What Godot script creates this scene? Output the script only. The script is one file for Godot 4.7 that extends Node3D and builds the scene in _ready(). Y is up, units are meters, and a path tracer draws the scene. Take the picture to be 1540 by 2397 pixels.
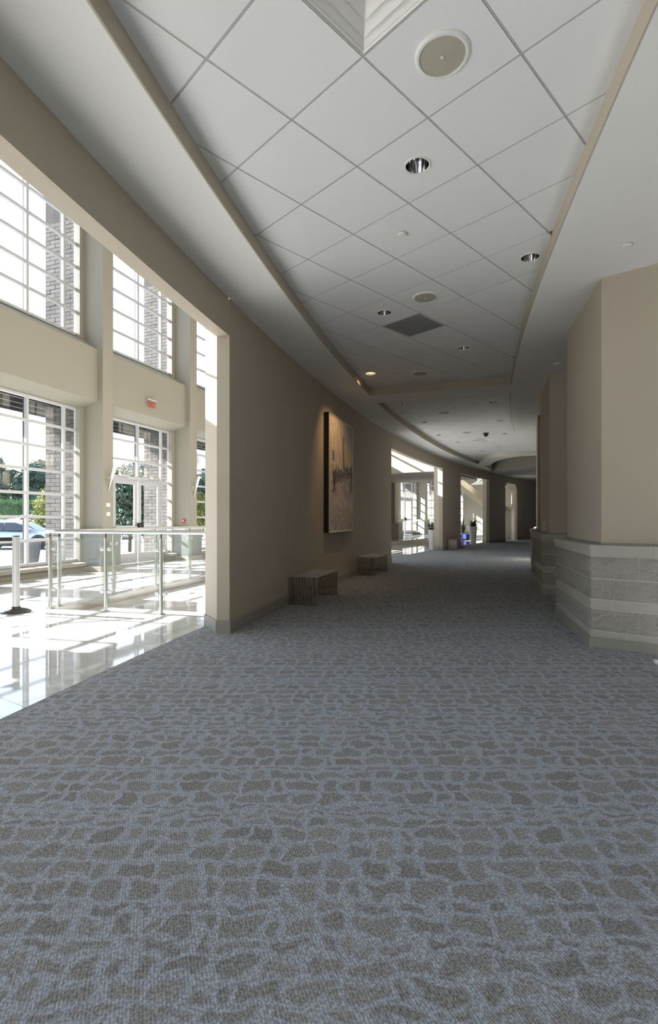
extends Node3D
# A curved lobby corridor. The walls, ceilings and window wall are rings round one centre:
# a place is given by its radius, its angle along the curve and its height.
const CX := 56.0
const CZ := 8.3
const SOFFIT := 3.64
const TILE_Y := 3.78
const RW := 58.72
const PH0 := -16.0

var M := {}
var taken := {}
var rng := RandomNumberGenerator.new()

# ------------------------------------------------------------------ places
func P(r: float, phi: float, y := 0.0) -> Vector3:
	var a := deg_to_rad(phi)
	return Vector3(CX - r * cos(a), y, CZ - r * sin(a))

func plan(r: float, phi: float) -> Vector2:
	var p := P(r, phi)
	return Vector2(p.x, p.z)

func fr(r: float, phi: float, y := 0.0) -> Transform3D:
	# x runs along the curve away from the viewer, z points in to the corridor
	var a := deg_to_rad(phi)
	return Transform3D(Basis(Vector3(sin(a), 0, -cos(a)), Vector3.UP, Vector3(cos(a), 0, sin(a))), P(r, phi, y))

# ------------------------------------------------------------------ shapes
func S() -> SurfaceTool:
	var st := SurfaceTool.new()
	st.begin(Mesh.PRIMITIVE_TRIANGLES)
	st.set_uv(Vector2.ZERO)
	return st

func tri(st: SurfaceTool, a: Vector3, b: Vector3, c: Vector3, n: Vector3) -> void:
	st.set_normal(n)
	if (b - a).cross(c - a).dot(n) > 0.0:
		var t := b
		b = c
		c = t
	st.add_vertex(a)
	st.add_vertex(b)
	st.add_vertex(c)

func quad(st: SurfaceTool, a: Vector3, b: Vector3, c: Vector3, d: Vector3, n: Vector3) -> void:
	tri(st, a, b, c, n)
	tri(st, a, c, d, n)

func quadn(st: SurfaceTool, a: Array, b: Array, c: Array, d: Array) -> void:
	# each corner is [position, normal, uv]
	for t in [[a, b, c], [a, c, d]]:
		var n: Vector3 = t[0][1] + t[1][1] + t[2][1]
		var order := [0, 1, 2]
		if (t[1][0] - t[0][0]).cross(t[2][0] - t[0][0]).dot(n) > 0.0:
			order = [0, 2, 1]
		for k in order:
			st.set_normal(t[k][1])
			st.set_uv(t[k][2])
			st.add_vertex(t[k][0])

func box(st: SurfaceTool, c: Vector3, s: Vector3, xf := Transform3D.IDENTITY, bev := 0.0) -> void:
	var h := s * 0.5
	var e := minf(bev, minf(h.x, minf(h.y, h.z)) * 0.9)
	var ax := [Vector3.RIGHT, Vector3.UP, Vector3.BACK]
	for i in 3:
		var u: Vector3 = ax[(i + 1) % 3]
		var v: Vector3 = ax[(i + 2) % 3]
		var hu := h.dot(u)
		var hv := h.dot(v)
		for sg in [-1.0, 1.0]:
			var n: Vector3 = ax[i] * sg
			var o: Vector3 = c + n * h.dot(ax[i])
			var pu: Vector3 = u * (hu - e)
			var pv: Vector3 = v * (hv - e)
			quad(st, xf * (o - pu - pv), xf * (o + pu - pv), xf * (o + pu + pv), xf * (o - pu + pv), (xf.basis * n).normalized())
			if e > 0.0:
				for su in [-1.0, 1.0]:
					var n2: Vector3 = u * su
					var q1: Vector3 = c + n * h.dot(ax[i]) + n2 * (hu - e)
					var q2: Vector3 = c + n * (h.dot(ax[i]) - e) + n2 * hu
					quad(st, xf * (q1 - pv), xf * (q1 + pv), xf * (q2 + pv), xf * (q2 - pv), (xf.basis * (n + n2)).normalized())
	if e > 0.0:
		for sx in [-1.0, 1.0]:
			for sy in [-1.0, 1.0]:
				for sz in [-1.0, 1.0]:
					var d := Vector3(sx, sy, sz)
					tri(st, xf * (c + d * (h - Vector3(0, e, e))), xf * (c + d * (h - Vector3(e, 0, e))), xf * (c + d * (h - Vector3(e, e, 0))), (xf.basis * d).normalized())

func bar(st: SurfaceTool, a: Vector3, b: Vector3, w: float, d: float, up := Vector3.UP) -> void:
	var z := (b - a).normalized()
	var x := up.cross(z)
	if x.length() < 0.01:
		x = Vector3.RIGHT.cross(z)
	x = x.normalized()
	box(st, Vector3.ZERO, Vector3(w, d, a.distance_to(b)), Transform3D(Basis(x, z.cross(x), z), (a + b) * 0.5))

func tube(st: SurfaceTool, pts: Array, r: float, n := 10, r_end := -1.0) -> void:
	var rows := []
	var side := Vector3.ZERO
	for i in pts.size():
		var d: Vector3 = (pts[mini(i + 1, pts.size() - 1)] - pts[maxi(i - 1, 0)]).normalized()
		if side == Vector3.ZERO:
			side = d.cross(Vector3(0.31, 0.9, 0.17)).normalized()
		side = (side - d * side.dot(d)).normalized()
		var b := d.cross(side)
		var row := []
		var rr := r if r_end < 0.0 else lerpf(r, r_end, float(i) / (pts.size() - 1))
		for k in n + 1:
			var a := TAU * k / n
			var nn: Vector3 = side * cos(a) + b * sin(a)
			row.append([pts[i] + nn * rr, nn, Vector2(float(k) / n, i)])
		rows.append(row)
	for i in pts.size() - 1:
		for k in n:
			quadn(st, rows[i][k], rows[i][k + 1], rows[i + 1][k + 1], rows[i + 1][k])
	for e in [0, pts.size() - 1]:
		var out: Vector3 = (pts[0] - pts[1]).normalized() if e == 0 else (pts[e] - pts[e - 1]).normalized()
		for k in n:
			tri(st, pts[e], rows[e][k][0], rows[e][k + 1][0], out)

func lathe(st: SurfaceTool, prof: Array, n := 24, xf := Transform3D.IDENTITY, smooth := false) -> void:
	# prof: points (radius, height)
	for i in prof.size() - 1:
		var p: Vector2 = prof[i]
		var q: Vector2 = prof[i + 1]
		var t := (q - p).normalized()
		var nr := Vector2(t.y, -t.x)
		var n1 := nr
		var n2 := nr
		if smooth and i > 0:
			var t0: Vector2 = (p - prof[i - 1]).normalized()
			n1 = (nr + Vector2(t0.y, -t0.x)).normalized()
		if smooth and i < prof.size() - 2:
			var t2: Vector2 = (prof[i + 2] - q).normalized()
			n2 = (nr + Vector2(t2.y, -t2.x)).normalized()
		for k in n:
			var row := []
			for kk in [k, k + 1]:
				var a: float = TAU * kk / n
				var d := Vector3(cos(a), 0, sin(a))
				row.append([[xf * (d * p.x + Vector3.UP * p.y), xf.basis * (d * n1.x + Vector3.UP * n1.y), Vector2(float(kk) / n, p.y)], [xf * (d * q.x + Vector3.UP * q.y), xf.basis * (d * n2.x + Vector3.UP * n2.y), Vector2(float(kk) / n, q.y)]])
			quadn(st, row[0][0], row[1][0], row[1][1], row[0][1])

func prism(st: SurfaceTool, poly: PackedVector2Array, y0: float, y1: float, caps := true) -> void:
	# poly in plan: (x, z)
	if Geometry2D.is_polygon_clockwise(poly):
		poly = poly.duplicate()
		poly.reverse()
	var n := poly.size()
	for i in n:
		var a := poly[i]
		var b := poly[(i + 1) % n]
		if a.distance_to(b) < 1e-5:
			continue
		var d := (b - a).normalized()
		quad(st, Vector3(a.x, y0, a.y), Vector3(b.x, y0, b.y), Vector3(b.x, y1, b.y), Vector3(a.x, y1, a.y), Vector3(d.y, 0, -d.x))
	if caps:
		var t := Geometry2D.triangulate_polygon(poly)
		for k in range(0, t.size(), 3):
			for yy in [y0, y1]:
				var v := []
				for m in 3:
					v.append(Vector3(poly[t[k + m]].x, yy, poly[t[k + m]].y))
				tri(st, v[0], v[1], v[2], Vector3.UP if yy == y1 else Vector3.DOWN)

func sweep(st: SurfaceTool, prof: Array, p0: float, p1: float, step := 0.5) -> void:
	# prof: closed outline of (radius, height), carried along the curve from p0 to p1 degrees
	var poly := PackedVector2Array(prof)
	var flip := -1.0 if Geometry2D.is_polygon_clockwise(poly) else 1.0
	var cnt := maxi(1, int(ceil((p1 - p0) / step)))
	var n := poly.size()
	var run := 0.0
	for i in n:
		var a := poly[i]
		var b := poly[(i + 1) % n]
		var d := (b - a).normalized()
		var nr := Vector2(d.y, -d.x) * flip
		for k in cnt:
			var c := []
			for kk in [k, k + 1]:
				var ph: float = lerpf(p0, p1, float(kk) / cnt)
				var o := -fr(1.0, ph).basis.z
				var nn: Vector3 = o * nr.x + Vector3.UP * nr.y
				var s := deg_to_rad(ph) * 58.7
				c.append([P(a.x, ph, a.y), nn, Vector2(s, run)])
				c.append([P(b.x, ph, b.y), nn, Vector2(s, run + a.distance_to(b))])
			quadn(st, c[0], c[1], c[3], c[2])
		run += a.distance_to(b)
	var t := Geometry2D.triangulate_polygon(poly)
	for e in [p0, p1]:
		var out: Vector3 = fr(1.0, e).basis.x * (-1.0 if e == p0 else 1.0)
		for k in range(0, t.size(), 3):
			tri(st, P(poly[t[k]].x, e, poly[t[k]].y), P(poly[t[k + 1]].x, e, poly[t[k + 1]].y), P(poly[t[k + 2]].x, e, poly[t[k + 2]].y), out)

func rect(r0: float, r1: float, y0: float, y1: float) -> Array:
	return [Vector2(r0, y0), Vector2(r1, y0), Vector2(r1, y1), Vector2(r0, y1)]

func sector(r0: float, r1: float, p0: float, p1: float, step := 0.6) -> PackedVector2Array:
	var a := PackedVector2Array()
	var cnt := maxi(1, int(ceil((p1 - p0) / step)))
	for k in cnt + 1:
		a.append(plan(r0, lerpf(p0, p1, float(k) / cnt)))
	for k in cnt + 1:
		a.append(plan(r1, lerpf(p1, p0, float(k) / cnt)))
	return a

func xz(list: Array) -> PackedVector2Array:
	var a := PackedVector2Array()
	for p in list:
		a.append(Vector2(p[0], -p[1]))
	return a

# ------------------------------------------------------------------ nodes
func numbered(called: String) -> String:
	taken[called] = taken.get(called, -1) + 1
	return called if taken[called] == 0 else "%s_%03d" % [called, taken[called]]

func obj(called: String, st: SurfaceTool, mat: Material, parent: Node3D = null) -> MeshInstance3D:
	var o := MeshInstance3D.new()
	o.mesh = st.commit()
	o.material_override = mat
	return put(called, o, parent)

func shared(called: String, mesh: Mesh, mat: Material, parent: Node3D, xf: Transform3D) -> MeshInstance3D:
	var o := MeshInstance3D.new()
	o.mesh = mesh
	o.material_override = mat
	o.transform = xf
	return put(called, o, parent)

func put(called: String, o: Node3D, parent: Node3D) -> Node3D:
	if parent:
		o.name = called
		parent.add_child(o, true)
	else:
		o.name = numbered(called)
		add_child(o)
	return o

func tag(o: Node3D, label: String, category := "", group := "", kind := "") -> Node3D:
	o.set_meta("label", label)
	if category:
		o.set_meta("category", category)
	if group:
		o.set_meta("group", group)
	if kind:
		o.set_meta("kind", kind)
	return o

func thing(called: String, label: String, category: String, xf := Transform3D.IDENTITY, group := "") -> Node3D:
	var o := Node3D.new()
	o.transform = xf
	put(called, o, null)
	tag(o, label, category, group)
	return o

func struct(called: String, label := "", st: SurfaceTool = null, mat: Material = null) -> Node3D:
	var o: Node3D = Node3D.new()
	if st:
		o = MeshInstance3D.new()
		o.mesh = st.commit()
		o.material_override = mat
	o.name = called
	add_child(o, true)
	o.set_meta("kind", "structure")
	if label:
		o.set_meta("label", label)
	return o

# ------------------------------------------------------------------ materials
func mat(called: String, c: Color, rough := 0.8, metal := 0.0) -> StandardMaterial3D:
	var m := StandardMaterial3D.new()
	m.resource_name = called
	m.albedo_color = c
	m.roughness = rough
	m.metallic = metal
	M[called] = m
	return m

func c8(r: int, g: int, b: int) -> Color:
	return Color(r / 255.0, g / 255.0, b / 255.0)

func noise(kind: int, freq: float, sd: int, oct := 3) -> FastNoiseLite:
	var n := FastNoiseLite.new()
	n.noise_type = kind
	n.frequency = freq
	n.seed = sd
	n.fractal_octaves = oct
	return n

func noise_tex(n: FastNoiseLite, size: int, lo: float, hi: float) -> ImageTexture:
	var src := n.get_seamless_image(size, size)
	src.convert(Image.FORMAT_L8)
	var data := src.get_data()
	for i in data.size():
		data[i] = int(255.0 * lerpf(lo, hi, data[i] / 255.0))
	return ImageTexture.create_from_image(Image.create_from_data(size, size, false, Image.FORMAT_L8, data))

func world_map(m: StandardMaterial3D, metres: float, sharp := 8.0) -> void:
	m.uv1_triplanar = true
	m.uv1_world_triplanar = true
	m.uv1_triplanar_sharpness = sharp
	m.uv1_scale = Vector3.ONE / metres

func relief(m: StandardMaterial3D, t: Texture2D, cm: float) -> void:
	m.heightmap_enabled = true
	m.heightmap_texture = t
	m.heightmap_scale = cm

func materials() -> void:
	var fine := noise_tex(noise(FastNoiseLite.TYPE_SIMPLEX, 0.16, 5), 512, 0.0, 1.0)
	var soft := noise_tex(noise(FastNoiseLite.TYPE_SIMPLEX, 0.02, 8, 4), 512, 0.93, 1.0)
	var rough := noise_tex(noise(FastNoiseLite.TYPE_SIMPLEX, 0.035, 11, 5), 512, 0.0, 1.0)
	var speck := noise_tex(noise(FastNoiseLite.TYPE_SIMPLEX, 0.09, 17, 4), 512, 0.72, 1.0)
	var m := mat("wall_paint", c8(184, 174, 157), 0.75)
	world_map(m, 0.5)
	relief(m, fine, 0.02)
	m = mat("lobby_paint", c8(149, 145, 134), 0.75)
	world_map(m, 0.5)
	relief(m, fine, 0.02)
	mat("cream_paint", c8(222, 214, 196), 0.75)
	m = mat("ceiling_paint", c8(236, 236, 232), 0.85)
	m = mat("ceiling_tile", c8(240, 241, 240), 0.9)
	m.albedo_texture = noise_tex(noise(FastNoiseLite.TYPE_SIMPLEX, 0.22, 21, 2), 512, 0.955, 1.0)
	world_map(m, 0.4)
	mat("ceiling_grid", c8(190, 192, 190), 0.5)
	mat("plenum", c8(60, 60, 58), 0.9)
	m = mat("baseboard", c8(150, 146, 136), 0.55)
	m = mat("floor_tile", c8(196, 197, 198), 0.045)
	m.albedo_texture = soft
	m.metallic_specular = 0.7
	world_map(m, 2.4)
	mat("grout", c8(170, 168, 160), 0.8)
	mat("terrazzo", c8(206, 204, 196), 0.12)
	m = mat("split_block", c8(204, 199, 187), 0.9)
	m.albedo_texture = speck
	world_map(m, 0.45, 3.0)
	relief(m, rough, 1.8)
	m = mat("smooth_block", c8(188, 183, 172), 0.85)
	m.albedo_texture = noise_tex(noise(FastNoiseLite.TYPE_SIMPLEX, 0.12, 31, 3), 256, 0.88, 1.0)
	world_map(m, 0.3)
	relief(m, fine, 0.05)
	mat("mortar", c8(212, 207, 196), 0.95)
	m = mat("granite", c8(150, 154, 152), 0.6)
	m.albedo_texture = speck
	world_map(m, 0.35)
	for k in 3:
		m = mat("brick_%d" % k, [c8(112, 108, 105), c8(102, 98, 96), c8(120, 115, 110)][k], 0.9)
		m.albedo_texture = speck
		world_map(m, 0.5)
	mat("brick_mortar", c8(66, 63, 61), 0.95)
	mat("white_metal", c8(184, 186, 190), 0.4)
	mat("gasket", c8(40, 42, 46), 0.6)
	m = mat("steel", c8(196, 194, 188), 0.28, 1.0)
	mat("bench_steel", c8(176, 170, 160), 0.24, 1.0)
	mat("chrome", c8(225, 225, 228), 0.06, 1.0)
	mat("aluminium", c8(205, 206, 208), 0.35, 0.7)
	mat("dark_metal", c8(70, 68, 66), 0.4, 0.5)
	mat("black", c8(12, 12, 13), 0.5)
	mat("white_plastic", c8(236, 235, 230), 0.4)
	mat("gilt", c8(206, 196, 164), 0.35, 0.4)
	mat("speaker_cloth", c8(176, 172, 156), 0.9)
	mat("grille_grey", c8(216, 216, 214), 0.7)
	mat("red", c8(178, 30, 38), 0.5)
	mat("blue", c8(22, 48, 128), 0.6)
	mat("planter_white", c8(236, 238, 240), 0.25)
	mat("planter_grey", c8(78, 84, 92), 0.6)
	mat("planter_cream", c8(226, 214, 176), 0.6)
	mat("soil", c8(58, 46, 36), 0.95)
	for a in [["glass", 0.004, c8(205, 222, 222)], ["rail_glass", 0.012, c8(190, 214, 208)]]:
		m = mat(a[0], Color(a[2].r, a[2].g, a[2].b, a[1]), 0.0)
		m.transparency = BaseMaterial3D.TRANSPARENCY_ALPHA
		m.metallic_specular = 0.36
	mat("glass_edge", c8(120, 168, 156), 0.2)
	m = mat("leaf_dark", c8(52, 72, 54), 0.7)
	m.vertex_color_use_as_albedo = true
	m.backlight_enabled = true
	m.backlight = c8(70, 92, 40)
	m = mat("leaf_gold", c8(120, 128, 62), 0.7)
	m.vertex_color_use_as_albedo = true
	m.backlight_enabled = true
	m.backlight = c8(150, 140, 60)
	m = mat("leaf_bright", c8(92, 128, 58), 0.7)
	m.vertex_color_use_as_albedo = true
	m.backlight_enabled = true
	m.backlight = c8(110, 140, 50)
	mat("petal", c8(240, 240, 236), 0.6)
	mat("bark", c8(64, 52, 44), 0.9)
	m = mat("concrete", c8(190, 186, 176), 0.9)
	m.albedo_texture = soft
	world_map(m, 3.0)
	m = mat("asphalt", c8(150, 150, 152), 0.9)
	m.albedo_texture = speck
	world_map(m, 1.5)
	m = mat("lawn", c8(96, 118, 52), 0.95)
	m.albedo_texture = speck
	world_map(m, 1.0)
	mat("car_silver", c8(150, 156, 166), 0.25, 0.55)
	mat("car_white", c8(214, 216, 220), 0.25)
	mat("car_glass", c8(26, 32, 42), 0.05)
	mat("tyre", c8(24, 24, 26), 0.85)
	m = mat("lamp_glow", c8(255, 214, 160), 0.5)
	m.emission_enabled = true
	m.emission = c8(255, 196, 128)
	m.emission_energy_multiplier = 1.6
	carpet_material()
	painting_material()

func carpet_material() -> void:
	# a loop-pile carpet: uneven rows of taupe cobbles between blue-grey lines
	var n := 1024
	var warp := []
	for k in 4:
		var w := noise(FastNoiseLite.TYPE_SIMPLEX, [0.009, 0.009, 0.03, 0.11][k], 60 + k, [2, 2, 2, 3][k]).get_seamless_image(n, n)
		w.convert(Image.FORMAT_L8)
		warp.append(w.get_data())
	var r := RandomNumberGenerator.new()
	r.seed = 4
	var rows := 22
	var edges := []
	var y0 := 0.0
	for k in rows:
		edges.append(y0)
		y0 += r.randf_range(0.55, 1.45)
	var row_of := PackedInt32Array()
	row_of.resize(n)
	var row_d := PackedFloat32Array()
	row_d.resize(n)
	edges.append(y0)
	for y in n:
		var v := y0 * y / n
		for k in rows:
			if v >= edges[k] and v < edges[k + 1]:
				row_of[y] = k
				row_d[y] = minf(v - edges[k], edges[k + 1] - v) / y0 * n
	var col_d := []
	var col_t := []
	for k in rows:
		var cuts := [0.0]
		while cuts[-1] < 1.0:
			cuts.append(cuts[-1] + r.randf_range(0.035, 0.095))
		var last: float = cuts[-1]
		var shift := r.randf()
		var d := PackedFloat32Array()
		d.resize(n)
		var t := PackedFloat32Array()
		t.resize(n)
		var tone := []
		for c in cuts:
			tone.append(r.randf())
		for x in n:
			var u := fposmod(float(x) / n + shift, 1.0) * last
			for c in cuts.size() - 1:
				if u >= cuts[c] and u < cuts[c + 1]:
					d[x] = minf(u - cuts[c], cuts[c + 1] - u) / last * n
					t[x] = tone[c]
		col_d.append(d)
		col_t.append(t)
	var col := PackedByteArray()
	col.resize(n * n * 3)
	var hgt := PackedByteArray()
	hgt.resize(n * n)
	var line := Vector3(173, 178, 186)
	var cell := Vector3(154, 152, 150)
	for i in n * n:
		var x := i % n
		var y := i / n
		var yy := posmod(y + int((warp[0][i] - 128) * 0.13), n)
		var k := row_of[yy]
		var xx := posmod(x + int((warp[1][i] - 128) * 0.13), n)
		var a: float = row_d[yy]
		var b: float = col_d[k][xx]
		var fine: float = (warp[3][i] - 128) * 0.022
		var wide: float = 8.0 + (warp[2][i] - 128) * 0.035
		# rounded corners
		var e := minf(a, b) - maxf(0.0, 9.0 - absf(a - b)) * 0.22
		var inside := smoothstep(wide - 3.0, wide + 3.5, e + fine)
		var loop := 0.5 + 0.5 * sin(x * 1.05 + (y % 12) * 0.6) * sin(y * 0.9)
		var g := r.randf() * 0.55 + loop * 0.45
		var sh: float = 0.74 + 0.42 * g + (warp[3][i] - 128) * 0.0016
		sh -= inside * (col_t[k][xx] - 0.4) * 0.09
		var c := line.lerp(cell, inside) * sh
		col[i * 3] = clampi(int(c.x), 0, 255)
		col[i * 3 + 1] = clampi(int(c.y), 0, 255)
		col[i * 3 + 2] = clampi(int(c.z), 0, 255)
		hgt[i] = clampi(int(160.0 - 70.0 * inside + 100.0 * (g - 0.5)), 0, 255)
	var m := mat("carpet", Color.WHITE, 0.95)
	m.albedo_texture = ImageTexture.create_from_image(Image.create_from_data(n, n, false, Image.FORMAT_RGB8, col))
	m.metallic_specular = 0.25
	world_map(m, 1.75)
	relief(m, ImageTexture.create_from_image(Image.create_from_data(n, n, false, Image.FORMAT_L8, hgt)), 0.9)

func painting_material() -> void:
	var w := 240
	var h := 320
	var im := Image.create(w, h, false, Image.FORMAT_RGB8)
	var a := noise(FastNoiseLite.TYPE_SIMPLEX, 0.03, 41, 4)
	var b := noise(FastNoiseLite.TYPE_SIMPLEX, 0.09, 43, 3)
	var s := noise(FastNoiseLite.TYPE_SIMPLEX, 0.05, 47, 3)
	for y in h:
		for x in w:
			var u := float(x) / w
			var v := float(y) / h
			var n1 := a.get_noise_2d(x, y)
			var n2 := b.get_noise_2d(x, y)
			var n3 := s.get_noise_2d(x * 1.6, y * 0.22)
			var c := c8(196, 186, 172).lerp(c8(176, 160, 150), clampf(0.5 + n1, 0, 1))
			var top := 1.0 - smoothstep(0.40, 0.47, v + n1 * 0.05)
			var up := c8(190, 178, 158).lerp(c8(196, 160, 112), clampf(0.45 + n3 * 1.3 - absf(u - 0.25) * 0.6, 0, 1))
			up = up.lerp(c8(226, 222, 210), clampf(n3 * 2.2 - 0.3, 0, 0.8))
			up = up.lerp(c8(150, 150, 148), smoothstep(0.62, 0.95, u + n2 * 0.2) * 0.55)
			up = up.lerp(c8(196, 176, 96), clampf(1.0 - Vector2((u - 0.8) * 3.0, (v - 0.33) * 7.0).length() + n2 * 0.4, 0, 0.8))
			c = c.lerp(up, top)
			c = c.lerp(c8(104, 108, 116), (1.0 - smoothstep(0.02, 0.05, absf(u - 0.585 + n3 * 0.03))) * (1.0 - smoothstep(0.42, 0.46, v)) * smoothstep(0.1, 0.16, v) * 0.85)
			c = c.lerp(c8(120, 118, 118), (1.0 - smoothstep(0.03, 0.06, absf(u - 0.16 + n3 * 0.03))) * (1.0 - smoothstep(0.0, 0.02, absf(v - 0.34) - 0.035)) * 0.9)
			var band := 1.0 - smoothstep(0.03, 0.075, absf(v - 0.475 - 0.03 * sin(u * 5.0) + n1 * 0.05))
			c = c.lerp(c8(92, 88, 88).lerp(c8(160, 156, 150), clampf(n2 * 1.4, 0, 1)), band * smoothstep(0.1, 0.18, u))
			c = c.lerp(c8(70, 64, 68), (1.0 - smoothstep(0.03, 0.09, absf(u - 0.2 + n2 * 0.06))) * smoothstep(0.46, 0.5, v) * (1.0 - smoothstep(0.58, 0.62, v)) * 0.9)
			c = c.lerp(c8(96, 34, 54), (1.0 - smoothstep(0.02, 0.07, absf(u - 0.19 + n2 * 0.09))) * smoothstep(0.57, 0.61, v) * (1.0 - smoothstep(0.65, 0.69, v)) * 0.85)
			var lav := clampf(1.0 - absf(Vector2((u - 0.76) * 1.9, (v - 0.6) * 3.4).length() - 0.24) * 5.0 + n2, 0, 1)
			c = c.lerp(c8(140, 128, 146), lav * 0.7 * smoothstep(0.5, 0.55, v))
			c = c.lerp(c8(74, 70, 74), clampf(1.0 - (0.98 - u) * 7.0 + n2 * 0.9, 0, 1) * (1.0 - smoothstep(0.0, 0.1, absf(v - 0.55) - 0.04)) * 0.7)
			c = c.lerp(c8(110, 104, 124), clampf(n2 * 2.0 + 0.9 - Vector2((u - 0.92) * 5.0, (v - 0.95) * 9.0).length(), 0, 1) * 0.45)
			c = c.lerp(c8(120, 110, 110), clampf(n3 * 3.0 - 1.0, 0, 0.5) * smoothstep(0.8, 0.9, v))
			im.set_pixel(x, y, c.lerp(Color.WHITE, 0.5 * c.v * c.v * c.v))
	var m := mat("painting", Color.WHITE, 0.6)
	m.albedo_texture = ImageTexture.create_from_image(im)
	m.texture_repeat = false

# ------------------------------------------------------------------ main
func _ready() -> void:
	rng.seed = 7
	var cam := Camera3D.new()
	cam.name = "camera"
	cam.projection = Camera3D.PROJECTION_FRUSTUM
	cam.keep_aspect = Camera3D.KEEP_HEIGHT
	var f := 1180.0
	var near := 0.05
	cam.set_frustum(2.0 * near * 1198.5 / f, Vector2(0, near * 15.5 / f), near, 600.0)
	cam.position = Vector3(0, 1.25, 0)
	add_child(cam)
	cam.current = true

	var env := Environment.new()
	var sky := Sky.new()
	var sm := ProceduralSkyMaterial.new()
	sm.sky_top_color = c8(176, 208, 244)
	sm.sky_horizon_color = c8(236, 243, 252)
	sm.sky_curve = 0.22
	sm.ground_bottom_color = c8(150, 148, 142)
	sm.ground_horizon_color = c8(200, 200, 196)
	sm.sky_energy_multiplier = 1.4
	sky.sky_material = sm
	env.sky = sky
	env.background_mode = Environment.BG_SKY
	env.tonemap_mode = Environment.TONE_MAPPER_LINEAR
	env.tonemap_exposure = 2.2
	env.sdfgi_enabled = true
	env.ssao_enabled = true
	env.ssil_enabled = true
	var we := WorldEnvironment.new()
	we.name = "environment"
	we.environment = env
	add_child(we)

	var sun := DirectionalLight3D.new()
	sun.name = "sun"
	var el := deg_to_rad(27.9)
	var to_sun := Vector3(-0.969 * cos(el), sin(el), -0.247 * cos(el)).normalized()
	sun.basis = Basis.looking_at(-to_sun, Vector3.UP)
	sun.light_color = Color(1.0, 0.99, 0.975)
	sun.light_energy = 6.2
	sun.light_angular_distance = 0.6
	sun.shadow_enabled = true
	sun.sky_mode = DirectionalLight3D.SKY_MODE_LIGHT_ONLY
	add_child(sun)

	materials()
	floors()
	walls()
	ceilings()
	window_wall()
	pillars()
	lobby_far()
	outside()
	railings()
	furniture()
	fixtures()

# ------------------------------------------------------------------ floors
func laid(parent: Node3D, called: String, region: Array, o: Vector2, a: Vector2, size: float, gap: float, y0: float, y1: float, m: Material, bond := 0.0, skip := {}) -> void:
	# square pieces on a grid, cut along the edges of the regions
	var b := Vector2(-a.y, a.x)
	var lo := Vector2(1e9, 1e9)
	var hi := -lo
	for poly in region:
		for p in poly:
			var q := Vector2((p - o).dot(a), (p - o).dot(b)) / size
			lo = lo.min(q)
			hi = hi.max(q)
	var st := S()
	var h := size * 0.5 - gap
	prism(st, PackedVector2Array([Vector2(-h, -h), Vector2(h, -h), Vector2(h, h), Vector2(-h, h)]), y0, y1)
	var whole := st.commit()
	for j in range(int(floor(lo.y)), int(ceil(hi.y))):
		var sh := bond if posmod(j, 2) == 1 else 0.0
		for i in range(int(floor(lo.x - 1)), int(ceil(hi.x + 1))):
			if skip.has(Vector2i(i, j)):
				continue
			var c := o + (a * (i + 0.5 + sh) + b * (j + 0.5)) * size
			var sq := PackedVector2Array([c - a * h - b * h, c + a * h - b * h, c + a * h + b * h, c - a * h + b * h])
			for poly in region:
				for cut in Geometry2D.intersect_polygons(sq, poly):
					if cut.size() < 3 or absf(area(cut)) < 0.0015:
						continue
					if absf(area(cut) - 4.0 * h * h) < 1e-4:
						shared(called, whole, m, parent, Transform3D(Basis(Vector3(a.x, 0, a.y), Vector3.UP, Vector3(b.x, 0, b.y)), Vector3(c.x, 0, c.y)))
					else:
						var s2 := S()
						prism(s2, cut, y0, y1)
						obj(called, s2, m, parent)

func area(p: PackedVector2Array) -> float:
	var s := 0.0
	for i in p.size():
		s += p[i].cross(p[(i + 1) % p.size()])
	return s * 0.5

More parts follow.
